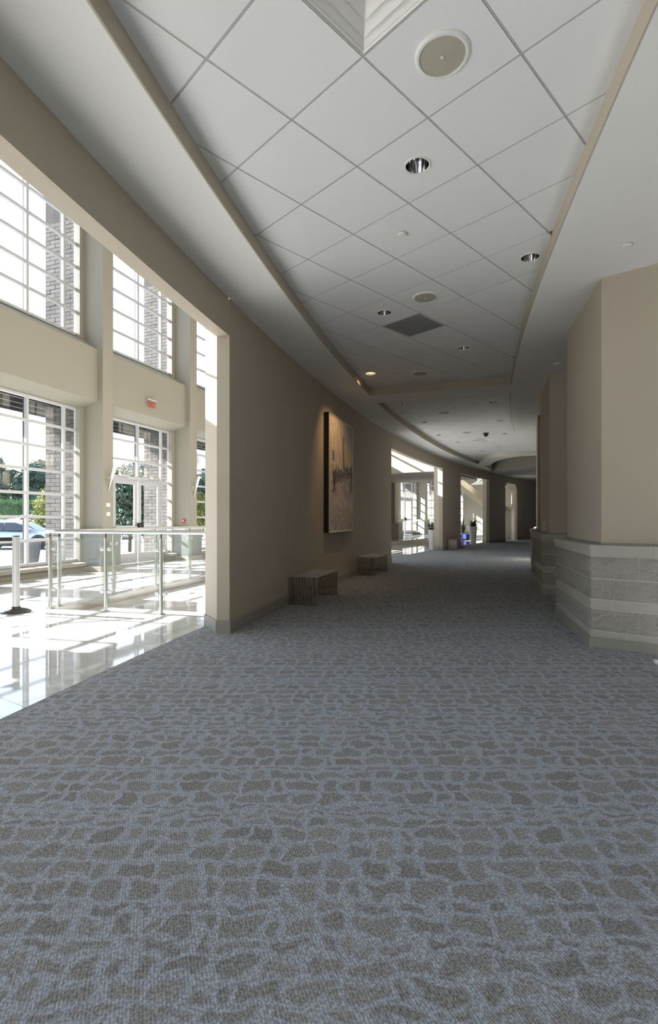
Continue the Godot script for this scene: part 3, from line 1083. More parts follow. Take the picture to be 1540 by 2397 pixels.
func pillars() -> void:
	var names := ["broad cream pillar on a split-block base nearest the viewer", "second cream pillar on a grey block base, behind the first", "third pillar, a narrow sliver past the second"]
	var courses := [[0.10, 0.157, false, 0.1], [0.157, 0.371, true, 0.0], [0.371, 0.461, false, 0.22], [0.461, 0.666, true, 0.2], [0.666, 0.88, true, 0.0]]
	for i in 4:
		var p := 13.93 + 3.66 * i
		var c := struct("pillar_%d" % (i + 1), names[i] if i < 3 else "last pillar round the bend")
		var outer := pillar_plan(p, 0.0)
		var st := S()
		prism(st, pillar_plan(p, 0.004), 0.0, 0.9)
		obj("mortar_core", st, M.mortar, c)
		st = S()
		prism(st, pillar_plan(p, 0.12), 0.9, SOFFIT + 0.02)
		obj("shaft", st, M.wall_paint, c)
		st = S()
		prism(st, pillar_plan(p, 0.10), 0.995, 1.012)
		obj("bead", st, M.lobby_paint, c)
		st = S()
		prism(st, pillar_plan(p, -0.018), 0.0, 0.085)
		prism(st, pillar_plan(p, -0.008), 0.085, 0.1)
		obj("base_board", st, M.baseboard, c)
		for face in [[0, 1], [3, 0], [1, 2]]:
			var a2: Vector2 = outer[face[0]]
			var b2: Vector2 = outer[face[1]]
			var a := Vector3(a2.x, 0, a2.y)
			var b := Vector3(b2.x, 0, b2.y)
			var mid := Vector3.ZERO
			for q in outer:
				mid += Vector3(q.x, 0, q.y) / 4.0
			var x := (b - a).normalized()
			var z := x.cross(Vector3.UP)
			if z.dot(mid - a) > 0.0:
				z = -z
				x = -x
				var t := a
				a = b
				b = t
			var len := a.distance_to(b)
			for course in courses:
				var s: float = -course[3]
				while s < len - 0.001:
					var s0 := maxf(s, 0.0)
					var s1 := minf(s + 0.4064, len)
					if s1 - s0 > 0.03:
						var l := s1 - s0 - 0.008
						shared("block", unit(snappedf(l, 0.01), course[1] - course[0] - 0.008, course[2]), M.split_block if course[2] else M.smooth_block, c, Transform3D(Basis(x, Vector3.UP, z), a + x * (s0 + s1) / 2.0 + Vector3.UP * (course[0] + 0.004)))
					s += 0.4064
			var cnt := int(len / 0.1)
			for n in cnt:
				var w := len / cnt
				shared("cap_brick", cap_unit(snappedf(w + 0.0002, 0.0005)), M.smooth_block, c, Transform3D(Basis(x, Vector3.UP, z), a + x * (n + 0.5) * w + Vector3.UP * 0.888))
		st = S()
		prism(st, pillar_plan(p, 0.02), 0.88, 0.993)
		obj("cap_bed", st, M.smooth_block, c)
	# switch, sockets and a door stop on the second pillar
	var q := fr(55.05, 17.59)
	for k in 2:
		var t := thing("wall_switch", ["upper small white switch on the second pillar", "lower small white switch on the second pillar"][k], "switch", Transform3D(q.basis, q * Vector3(0.85, 1.16 - 0.1 * k, 0.115)), "switches on the second pillar")
		var st := S()
		box(st, Vector3.ZERO, Vector3(0.07, 0.075, 0.012), Transform3D.IDENTITY, 0.004)
		obj("plate", st, M.white_plastic, t)
		st = S()
		box(st, Vector3(0, 0, 0.008), Vector3(0.014, 0.03, 0.01))
		obj("toggle", st, M.white_plastic, t)
	for k in 2:
		var t := thing("socket_outlet", ["socket plate low on the second pillar's blocks, nearer", "socket plate low on the second pillar's blocks, farther"][k], "socket", Transform3D(Basis(-q.basis.x, Vector3.UP, -q.basis.z), q * Vector3(0.45 + 0.4 * k, 0.415, -0.006)), "sockets on the second pillar")
		var st := S()
		box(st, Vector3.ZERO, Vector3(0.075, 0.085, 0.012), Transform3D.IDENTITY, 0.004)
		obj("plate", st, M.white_plastic, t)
	var dr := thing("door_stop", "small shiny ring lying at the foot of the second pillar", "door stop", Transform3D(Basis.IDENTITY, q * Vector3(-0.12, 0.0, 0.08)))
	var st := S()
	var ring := []
	for k in 13:
		ring.append(Vector3(0.035 * cos(PI * k / 12), 0.002 + 0.045 * sin(PI * k / 12), 0))
	tube(st, ring, 0.006, 6)
	obj("ring", st, M.steel, dr)

func cap_unit(w: float) -> ArrayMesh:
	var key := "cap %.3f" % w
	if not units.has(key):
		var st := S()
		box(st, Vector3(0, 0.052, -0.03), Vector3(w, 0.104, 0.11), Transform3D.IDENTITY, 0.0015)
		units[key] = st.commit()
	return units[key]

# ------------------------------------------------------------------ the lobby beyond the second opening
func lobby_far() -> void:
	# lowered vestibule block over the far doors
	var st := S()
	sweep(st, rect(59.17, 64.75, 3.25, 7.5), 29.9, 35.0)
	struct("wall_vestibule", "white wall of the lowered vestibule, sunlit above", st, M.lobby_paint)
	st = S()
	sweep(st, rect(63.7, 64.9, 1.0, 3.25), 34.75, 35.1)
	var pier := struct("wall_pier", "taupe pier on a dark block base beside the far doors", st, M.lobby_paint)
	var f := fr(63.45, 34.72)
	var hs := [0.19, 0.40, 0.49, 0.70, 0.79, 1.0]
	for k in 5:
		st = S()
		box(st, Vector3(0.25, (hs[k] + hs[k + 1]) / 2, -0.73), Vector3(0.5, hs[k + 1] - hs[k] - 0.008, 1.46), f, 0.008)
		obj("block_course", st, M.split_block if k in [0, 2, 4] else M.smooth_block, pier)
	st = S()
	sweep(st, rect(64.4, 64.98, 0.19, 4.1), 27.0, 34.78)
	struct("wall_blank", "solid wall that closes the vestibule side", st, M.lobby_paint)
	# stair seen through the third opening
	var q := fr(60.2, 40.0)
	var sc := thing("staircase", "tan stair stringer slanting down in front of a white wall", "stairs", q)
	st = S()
	var run := Transform3D(Basis.IDENTITY, Vector3.ZERO)
	bar(st, Vector3(0.2, 1.9, -0.1), Vector3(0.2, 3.75, -2.6), 1.5, 0.3, Vector3.UP)
	obj("stringer", st, M.wall_paint, sc)
	st = S()
	box(st, Vector3(0.2, 1.85, 0.3), Vector3(1.5, 0.26, 1.2))
	obj("landing", st, M.wall_paint, sc)
	st = S()
	box(st, Vector3(0.9, 1.0, 0.6), Vector3(0.2, 2.0, 0.6))
	obj("post", st, M.lobby_paint, sc)
	st = S()
	sweep(st, rect(59.17, 64.0, 0.0, 6.0), 43.4, 43.7)
	struct("wall_far", "white wall beyond the stair", st, M.lobby_paint)
	var seat := thing("upholstered_seat", "blue upholstered block seat beside the far white planter", "seat", fr(61.1, 38.0, 0.0))
	st = S()
	box(st, Vector3(0, 0.2, 0), Vector3(0.5, 0.3, 0.5), Transform3D.IDENTITY, 0.03)
	obj("cushion", st, M.blue, seat)
	st = S()
	box(st, Vector3(0, 0.025, 0), Vector3(0.44, 0.05, 0.44))
	obj("plinth", st, M.black, seat)
	planter(fr(59.42, 29.55), 0.79, "tall white planter with leafy white flowers by the second opening")
	planter(fr(59.42, 35.15), 0.85, "tall white planter with white flowers at the third opening")
	var bp := thing("potted_palm", "small spiky palm in a low pot deeper in the far lobby", "plant", fr(61.6, 38.9))
	st = S()
	lathe(st, [Vector2(0.02, 0.0), Vector2(0.13, 0.0), Vector2(0.16, 0.3), Vector2(0.02, 0.3)], 16)
	obj("pot", st, M.planter_white, bp)
	st = S()
	for k in 26:
		var a := rng.randf() * TAU
		var up := rng.randf_range(0.5, 1.3)
		blade(st, Vector3(0, 0.3, 0), Vector3(cos(a) * rng.randf_range(0.15, 0.4), up, sin(a) * 0.3), 0.035)
	obj("fronds", st, M.leaf_dark, bp)

func blade(st: SurfaceTool, a: Vector3, d: Vector3, w: float) -> void:
	var side := d.cross(Vector3.UP)
	if side.length() < 0.01:
		side = Vector3.RIGHT
	side = side.normalized() * w
	var m := a + d * 0.55 + Vector3.UP * 0.04
	var tip := a + d + Vector3.DOWN * d.length() * 0.15
	st.set_color(Color(1, 1, 1).darkened(rng.randf() * 0.35))
	var n := side.cross(d).normalized()
	tri(st, a, m - side, m + side, n)
	tri(st, m - side, m + side, tip, n)

func planter(xf: Transform3D, h: float, label: String) -> void:
	var t := thing("flower_planter", label, "planter", xf, "white flower planters")
	var st := S()
	lathe(st, [Vector2(0.001, 0.0), Vector2(0.13, 0.0), Vector2(0.2, h), Vector2(0.18, h), Vector2(0.17, h - 0.06)], 28)
	obj("pot", st, M.planter_white, t)
	st = S()
	lathe(st, [Vector2(0.175, h - 0.05), Vector2(0.001, h - 0.05)], 20)
	obj("soil", st, M.soil, t)
	st = S()
	var fl := S()
	for k in 84:
		var a := rng.randf() * TAU
		var o := Vector3(cos(a), 0, sin(a)) * rng.randf_range(0.0, 0.12)
		var d := Vector3(cos(a) * rng.randf_range(0.05, 0.3), rng.randf_range(0.12, 0.5), sin(a) * rng.randf_range(0.05, 0.3))
		blade(st, Vector3(o.x, h - 0.06, o.z), d, 0.026)
		if k % 3 != 0:
			var c := Vector3(o.x, h - 0.06, o.z) + d * 1.02
			for pt in 5:
				var b := TAU * pt / 5
				var u := Vector3(cos(b), 0.4, sin(b)) * 0.06
				var v := Vector3(-sin(b), 0, cos(b)) * 0.03
				tri(fl, c, c + u - v, c + u + v, u.cross(v).normalized())
	obj("leaves", st, M.leaf_bright, t)
	obj("blossoms", fl, M.petal, t)

# ------------------------------------------------------------------ outdoors
func foliage(st: SurfaceTool, c: Vector3, rad: Vector3, cnt: int, leaf: float) -> void:
	for k in cnt:
		var d := Vector3(rng.randfn(), rng.randfn(), rng.randfn()).normalized()
		var p := c + d * rad * pow(rng.randf(), 0.25)
		var u := Vector3(rng.randfn(), rng.randfn(), rng.randfn()).normalized()
		var v := u.cross(d).normalized()
		if v.length() < 0.1:
			continue
		var s := leaf * rng.randf_range(0.6, 1.4)
		st.set_color(Color(1, 1, 1).darkened(rng.randf() * 0.5))
		var n := u.cross(v).normalized()
		tri(st, p - u * s, p + v * s * 0.6, p + u * s, n)
		tri(st, p - u * s, p - v * s * 0.6, p + u * s, n)

func tree(called: String, label: String, at: Vector3, h: float, w: float, m: Material, cnt: int, leaf: float, group := "") -> Node3D:
	var t := thing(called, label, "tree", Transform3D(Basis.IDENTITY, at), group)
	var st := S()
	tube(st, [Vector3.ZERO, Vector3(0.05, h * 0.3, 0.03), Vector3(0, h * 0.7, 0)], h * 0.022, 8, h * 0.008)
	obj("trunk", st, M.bark, t)
	st = S()
	for k in 11:
		var a := rng.randf() * TAU
		var y := rng.randf_range(0.14, 0.9)
		var r := w * 0.5 * (1.15 - y) * rng.randf_range(0.3, 0.8)
		foliage(st, Vector3(cos(a) * r, h * y, sin(a) * r), Vector3(w * 0.3, h * 0.16, w * 0.3), cnt / 11, leaf)
	obj("crown", st, m, t)
	return t

func outside() -> void:
	var st := S()
	sweep(st, [Vector2(65.5, -0.3), Vector2(65.5, -0.02), Vector2(69.5, -0.05), Vector2(69.6, -0.3)], -45.0, 62.0)
	struct("ground_walk", "bright concrete walk outside the windows", st, M.concrete)
	st = S()
	sweep(st, [Vector2(69.6, -0.6), Vector2(69.6, -0.31), Vector2(92, -0.31), Vector2(106, 0.45), Vector2(109, 0.7), Vector2(109, -0.6)], -50.0, 75.0, 1.0)
	struct("ground_parking", "sunlit car park beyond the walk", st, M.asphalt)
	st = S()
	sweep(st, [Vector2(109, -0.6), Vector2(109, 0.7), Vector2(114, 1.7), Vector2(118, 1.9), Vector2(240, 3.0), Vector2(240, -0.6)], -60.0, 80.0, 1.0)
	struct("ground_lawn", "grass bank behind the car park", st, M.lawn)
	st = S()
	sweep(st, [Vector2(84.5, -0.31), Vector2(84.7, -0.15), Vector2(87.0, -0.12), Vector2(87.2, -0.31)], 18.0, 34.0, 1.0)
	struct("ground_bed", "brown mulched island bed in the car park", st, M.soil)
	# clipped hedge and the trees over it
	var hedge := thing("hedge", "long clipped green hedge in front of the trees", "hedge")
	st = S()
	sweep(st, [Vector2(114.2, 1.2), Vector2(114.2, 3.0), Vector2(115.0, 3.3), Vector2(116.0, 3.0), Vector2(116.0, 1.2)], 32.0, 58.0, 0.7)
	obj("body", st, M.leaf_dark, hedge)
	st = S()
	for k in 11000:
		var p := P(rng.randf_range(113.9, 114.5) if k % 2 else rng.randf_range(114.0, 116.2), rng.randf_range(32.0, 58.0), rng.randf_range(1.5, 3.2) if k % 2 else rng.randf_range(2.6, 3.4))
		st.set_color(Color(1, 1, 1).darkened(rng.randf() * 0.3))
		var u := Vector3(rng.randfn() * 0.12, rng.randf_range(0.12, 0.34), rng.randfn() * 0.12)
		var v := Vector3(rng.randfn(), 0, rng.randfn()).normalized() * 0.1
		tri(st, p - v, p + v, p + u, u.cross(v).normalized())
	obj("leaves", st, M.leaf_bright, hedge)
	var kinds := []
	var spots := []
	for k in 30:
		spots.append([121.0 + (k * 3 % 4) * 8.5, 35.0 + k * 0.76])
	for k in 30:
		var at := P(spots[k][0], spots[k][1], 1.8)
		var t: Node3D
		if k < 4:
			t = tree("pine_tree", "dark tree in the far row behind the hedge", at, [7.2, 8.6, 6.6, 9.2][k], 5.0 + k * 0.2, M.leaf_dark, 9900, 0.33, "far row of trees")
			kinds.append(t)
		else:
			t = kinds[k % 4].duplicate()
			t.name = numbered("pine_tree")
			add_child(t)
			t.position = at
			var s := rng.randf_range(0.85, 1.12)
			t.basis = Basis(Vector3.UP, rng.randf() * TAU).scaled(Vector3(s, s * rng.randf_range(0.85, 1.1), s))
	tree("maple_tree", "golden-green maple seen beside the first brick pier", Vector3(-18.5, -0.15, -33.0), 3.5, 2.3, M.leaf_gold, 2600, 0.09)
	tree("shade_tree", "dense dark green tree filling the left door pane", Vector3(-8.7, -0.2, -22.0), 3.7, 3.4, M.leaf_dark, 6500, 0.085)
	tree("young_tree", "pale green young tree right of the doors", P(75.2, 31.5, -0.2), 3.2, 1.9, M.leaf_gold, 2600, 0.085)
	tree("young_tree", "light green tree outside the far doors", P(77.0, 46.5, -0.2), 6.0, 3.6, M.leaf_bright, 4000, 0.12)
	# covered walk with a white truss
	var w := thing("covered_walk", "white steel truss walkway roof outside the doors", "walkway")
	var a := Vector3(-18.5, 0, -41.0)
	var b := Vector3(-8.1, 0, -26.5)
	var d := (b - a).normalized()
	var side := Vector3(d.z, 0, -d.x) * 1.4
	st = S()
	var n := 22
	for s in [0.0, 1.0]:
		var oo: Vector3 = side * s
		var tr := S()
		bar(tr, a + oo + Vector3.UP * 3.75, b + oo + Vector3.UP * 3.75, 0.12, 0.12)
		bar(tr, a + oo + Vector3.UP * 4.5, b + oo + Vector3.UP * 4.5, 0.14, 0.16)
		for k in n:
			var p := a.lerp(b, float(k) / n) + oo
			var q := a.lerp(b, (k + 0.5) / n) + oo
			var r := a.lerp(b, (k + 1.0) / n) + oo
			bar(tr, p + Vector3.UP * 3.75, q + Vector3.UP * 4.5, 0.08, 0.08)
			bar(tr, q + Vector3.UP * 4.5, r + Vector3.UP * 3.75, 0.08, 0.08)
		obj("truss", tr, M.white_metal, w)
	for k in 4:
		var ps := S()
		var p := a.lerp(b, 0.05 + 0.3 * k)
		bar(ps, p + Vector3.UP * -0.31, p + Vector3.UP * 3.75, 0.16, 0.16)
		obj("post", ps, M.white_metal, w)
	st = S()
	bar(st, a + side * 0.5 + Vector3.UP * 4.75, b + side * 0.5 + Vector3.UP * 4.75, 3.4, 0.16)
	obj("roof", st, M.white_metal, w)
	# planters outside the glass
	for k in 2:
		var t := thing("outdoor_planter", ["dark grey tapered planter outside behind the glass railing", "cream tapered planter outside at the left edge"][k], "planter", fr(66.05, 17.58 if k == 0 else 16.35, -0.02))
		st = S()
		lathe(st, [Vector2(0.001, 0), Vector2(0.19, 0), Vector2(0.29, 0.78), Vector2(0.31, 0.8), Vector2(0.27, 0.8), Vector2(0.25, 0.7), Vector2(0.001, 0.7)], 4 if k == 1 else 24, Transform3D(Basis(Vector3.UP, PI / 4), Vector3.ZERO))
		obj("pot", st, M.planter_grey if k == 0 else M.planter_cream, t)
	car("silver saloon car parked outside the left window", Transform3D(Basis(Vector3.UP, 0.12), Vector3(-16.2, -0.31, -26.2)), M.car_silver)
	car("white car at the far side of the car park, leftmost", Transform3D(Basis(Vector3.UP, 0.5), Vector3(-35.6, 0.28, -52.0)), M.car_white)
	car("white car parked farther right, in front of the hedge", Transform3D(Basis(Vector3.UP, 0.9), Vector3(-29.4, 0.2, -50.0)), M.car_white)

func car(label: String, xf: Transform3D, paint: Material) -> void:
	# x runs forward; 4.7 m long
	var t := thing("parked_car", label, "car", xf)
	var st := S()
	var body := [[-2.3, 0.35, 0.62, 0.70], [-2.25, 0.28, 0.92, 0.80], [-1.9, 0.24, 1.0, 0.87], [-1.2, 0.22, 0.97, 0.9], [0.2, 0.22, 0.93, 0.9], [1.0, 0.22, 0.92, 0.9], [1.6, 0.23, 0.86, 0.88], [2.1, 0.26, 0.76, 0.82], [2.32, 0.32, 0.62, 0.68]]
	loft(st, body, 0.14)
	obj("body", st, paint, t)
	st = S()
	loft(st, [[-1.95, 0.9, 0.98, 0.74], [-1.2, 0.9, 1.34, 0.66], [-0.7, 0.9, 1.43, 0.62], [0.1, 0.9, 1.44, 0.62], [0.6, 0.88, 1.32, 0.66], [1.25, 0.86, 0.93, 0.76]], 0.1)
	obj("cabin", st, paint, t)
	for s in [-1.0, 1.0]:
		for g in [[[-1.45, 0.98], [-0.95, 1.3], [-0.35, 1.36], [-0.35, 0.96]], [[-0.28, 0.96], [-0.28, 1.36], [0.2, 1.35], [0.55, 1.24], [1.0, 0.96]]]:
			st = S()
			var pts := []
			for p in g:
				var z: float = lerpf(0.757, 0.645, (p[1] - 0.9) / 0.5) * s
				pts.append(Vector3(p[0], p[1], z))
			for k in range(1, pts.size() - 1):
				tri(st, pts[0], pts[k], pts[k + 1], Vector3(0, 0.2, s).normalized())
			obj("side_window", st, M.car_glass, t)
		st = S()
		box(st, Vector3(0.92, 1.0, 0.9 * s), Vector3(0.16, 0.13, 0.16), Transform3D.IDENTITY, 0.04)
		obj("mirror", st, paint, t)
		st = S()
		box(st, Vector3(-0.1, 0.22, 0.86 * s), Vector3(2.3, 0.1, 0.06))
		obj("sill", st, M.black, t)
		for x in [-1.42, 1.4]:
			var wx := Transform3D(Basis(Vector3.RIGHT, PI / 2), Vector3(x, 0.32, 0.80 * s))
			st = S()
			lathe(st, [Vector2(0.2, -0.11), Vector2(0.32, -0.1), Vector2(0.32, 0.1), Vector2(0.2, 0.11)], 20, wx)
			var wh := obj("wheel", st, M.tyre, t)
			st = S()
			lathe(st, [Vector2(0.21, 0.09 * s), Vector2(0.04, 0.11 * s), Vector2(0.001, 0.11 * s)], 16, wx)
			obj("hub_cap", st, M.aluminium, wh)
			st = S()
			lathe(st, [Vector2(0.39, 0.102 * s), Vector2(0.001, 0.102 * s)], 24, Transform3D(wx.basis, Vector3(x, 0.36, 0.80 * s)))
			obj("wheel_arch", st, M.black, t)
	st = S()
	quad(st, Vector3(0.66, 1.31, -0.55), Vector3(0.66, 1.31, 0.55), Vector3(1.22, 0.96, 0.66), Vector3(1.22, 0.96, -0.66), Vector3(0.6, 0.8, 0))
	obj("windscreen", st, M.car_glass, t)
	st = S()
	quad(st, Vector3(-1.24, 1.34, -0.55), Vector3(-1.24, 1.34, 0.55), Vector3(-1.88, 1.01, 0.62), Vector3(-1.88, 1.01, -0.62), Vector3(-0.6, 0.8, 0))
	obj("rear_window", st, M.car_glass, t)

func loft(st: SurfaceTool, rows: Array, rad: float) -> void:
	# stations [x, bottom, top, half width] joined as rounded boxes
	var ring := func(r: Array) -> Array:
		var out := []
		var cy: float = (r[1] + r[2]) / 2.0
		var hy: float = (r[2] - r[1]) / 2.0
		for k in 20:
			var a := TAU * k / 20
			var c := cos(a)
			var s := sin(a)
			var z: float = signf(c) * pow(absf(c), 0.35) * r[3]
			var y: float = cy + signf(s) * pow(absf(s), 0.45) * hy
			out.append(Vector3(r[0], y, z))
		return out
	var prev: Array = ring.call(rows[0])
	var first := prev
	for i in range(1, rows.size()):
		var cur: Array = ring.call(rows[i])
		for k in 20:
			var l := (k + 1) % 20
			var c := (prev[k] + prev[l] + cur[k] + cur[l]) / 4.0 as Vector3
			var n := (prev[l] - prev[k] as Vector3).cross(cur[k] - prev[k]).normalized()
			if n.dot(Vector3(0, c.y - (rows[i][1] + rows[i][2]) / 2.0, c.z)) < 0.0:
				n = -n
			quad(st, prev[k], prev[l], cur[l], cur[k], n)
		prev = cur
	for e in [[first, Vector3.LEFT], [prev, Vector3.RIGHT]]:
		for k in range(1, 19):
			tri(st, e[0][0], e[0][k], e[0][k + 1], e[1])

# ------------------------------------------------------------------ railings
func rail_run(t: Node3D, pts: Array, drop: float, past0: float, past1: float) -> void:
	# posts at pts, a glass panel between each two, handrail along the top
	var top := 1.07
	for i in pts.size():
		var p: Vector3 = pts[i]
		var st := S()
		lathe(st, [Vector2(0.001, -drop), Vector2(0.05, -drop), Vector2(0.05, -drop + 0.012), Vector2(0.024, -drop + 0.016), Vector2(0.024, 0.985), Vector2(0.018, 0.99), Vector2(0.001, 0.99)], 16, Transform3D(Basis.IDENTITY, p))
		var post := obj("post", st, M.steel, t)
		st = S()
		tube(st, [p + Vector3(0, 0.985, 0), p + Vector3(0, top - 0.02, 0)], 0.009, 8)
		obj("saddle", st, M.dark_metal, post)
		var dirs := []
		if i > 0:
			dirs.append((pts[i - 1] - p).normalized())
		if i < pts.size() - 1:
			dirs.append((pts[i + 1] - p).normalized())
		for d in dirs:
			for y in [0.27, 0.84]:
				st = S()
				var x: Vector3 = d
				box(st, Vector3(0.055, y, 0), Vector3(0.07, 0.05, 0.035), Transform3D(Basis(x, Vector3.UP, x.cross(Vector3.UP)), p), 0.012)
				obj("clamp", st, M.aluminium, post)
	for i in pts.size() - 1:
		var a: Vector3 = pts[i]
		var b: Vector3 = pts[i + 1]
		var d := (b - a).normalized()
		var xf := Transform3D(Basis(d, Vector3.UP, d.cross(Vector3.UP)), (a + b) / 2.0)
		var st := S()
		box(st, Vector3(0, 0.52, 0), Vector3(a.distance_to(b) - 0.09, 0.84, 0.01), xf)
		var g := obj("glass_panel", st, M.rail_glass, t)
		st = S()
		box(st, Vector3(0, 0.941, 0), Vector3(a.distance_to(b) - 0.09, 0.003, 0.01), xf)
		for s in [-1.0, 1.0]:
			box(st, Vector3((a.distance_to(b) / 2.0 - 0.044) * s, 0.52, 0), Vector3(0.002, 0.84, 0.01), xf)
		obj("polished_edge", st, M.glass_edge, g)
	var line := []
	var n := pts.size()
	line.append(pts[0] + (pts[0] - pts[1]).normalized() * past0 + Vector3.UP * top)
	for p in pts:
		line.append(p + Vector3.UP * top)
	line.append(pts[n - 1] + (pts[n - 1] - pts[n - 2]).normalized() * past1 + Vector3.UP * top)
	var st := S()
	tube(st, line, 0.026, 14)
	obj("handrail", st, M.steel, t)

func railings() -> void:
	var t := thing("glass_railing", "steel and glass railing across the front of the sunken strip", "railing")
	rail_run(t, [P(61.8, 14.34), P(60.9, 14.34), P(60.06, 14.34), P(59.25, 14.34)], 0.0, 0.06, 0.0)
	t = thing("glass_railing", "steel and glass railing along the back edge, towards the doors", "railing")
	rail_run(t, [P(61.83, 14.52), P(61.83, 15.6), P(61.83, 16.66), P(61.83, 17.71), P(61.83, 18.8), P(61.83, 19.9), P(61.83, 21.0), P(61.83, 22.1)], 0.0, 0.05, 0.1)
	# belt barrier
	var spots := [Vector3(-4.19, 0, -6.75), Vector3(-5.9, 0, -6.1)]
	for k in 2:
		var s := thing("belt_stanchion", ["grey belt stanchion on a domed base at the left edge", "second belt stanchion, out past the left edge"][k], "stanchion", Transform3D(Basis.IDENTITY, spots[k]))
		var st := S()
		lathe(st, [Vector2(0.001, 0), Vector2(0.178, 0), Vector2(0.18, 0.012), Vector2(0.13, 0.035), Vector2(0.06, 0.055), Vector2(0.05, 0.075), Vector2(0.001, 0.075)], 32, Transform3D.IDENTITY, true)
		obj("base", st, M.dark_metal, s)
		st = S()
		lathe(st, [Vector2(0.001, 0.06), Vector2(0.04, 0.06), Vector2(0.04, 1.01), Vector2(0.001, 1.01)], 20)
		for j in 6:
			var a := TAU * j / 6
			box(st, Vector3(cos(a) * 0.041, 0.53, sin(a) * 0.041), Vector3(0.012, 0.94, 0.012))
		obj("post", st, M.aluminium, s)
		st = S()
		lathe(st, [Vector2(0.001, 1.01), Vector2(0.045, 1.01), Vector2(0.045, 1.022), Vector2(0.001, 1.025)], 20)
		obj("cap", st, M.black, s)
		if k == 0:
			st = S()
			bar(st, Vector3(0, 0.975, 0), (spots[1] - spots[0]) * 0.88 + Vector3(0, 0.975, 0), 0.004, 0.05)
			obj("belt", st, M.black, s)

# ------------------------------------------------------------------ furniture and wall pieces
func bench(label: String, p0: float) -> void:
	var l := 1.14
	var w := 0.4
	var h := 0.405
	var t := thing("slatted_bench", label, "bench", fr(58.28, p0 + 0.557), "steel slat benches")
	var n := 15
	for i in n:
		var z := -w * i / (n - 1.0)
		var st := S()
		var b := 0.0155
		box(st, Vector3(0, h - 0.009, z), Vector3(l, 0.018, b), Transform3D.IDENTITY, 0.002)
		for s in [-1.0, 1.0]:
			box(st, Vector3((l / 2 - 0.009) * s, (h - 0.018) / 2, z), Vector3(0.018, h - 0.018, b), Transform3D.IDENTITY, 0.002)
		obj("slat", st, M.bench_steel, t)
	var st := S()
	for s in [-1.0, 1.0]:
		for y in [0.006, 0.13, 0.29]:
			tube(st, [Vector3((l / 2 - 0.009) * s, y, 0.0), Vector3((l / 2 - 0.009) * s, y, -w)], 0.006, 6)
	for x in [-0.28, 0.28]:
		tube(st, [Vector3(x, h - 0.01, 0.0), Vector3(x, h - 0.01, -w)], 0.006, 6)
	obj("cross_rods", st, M.bench_steel, t)

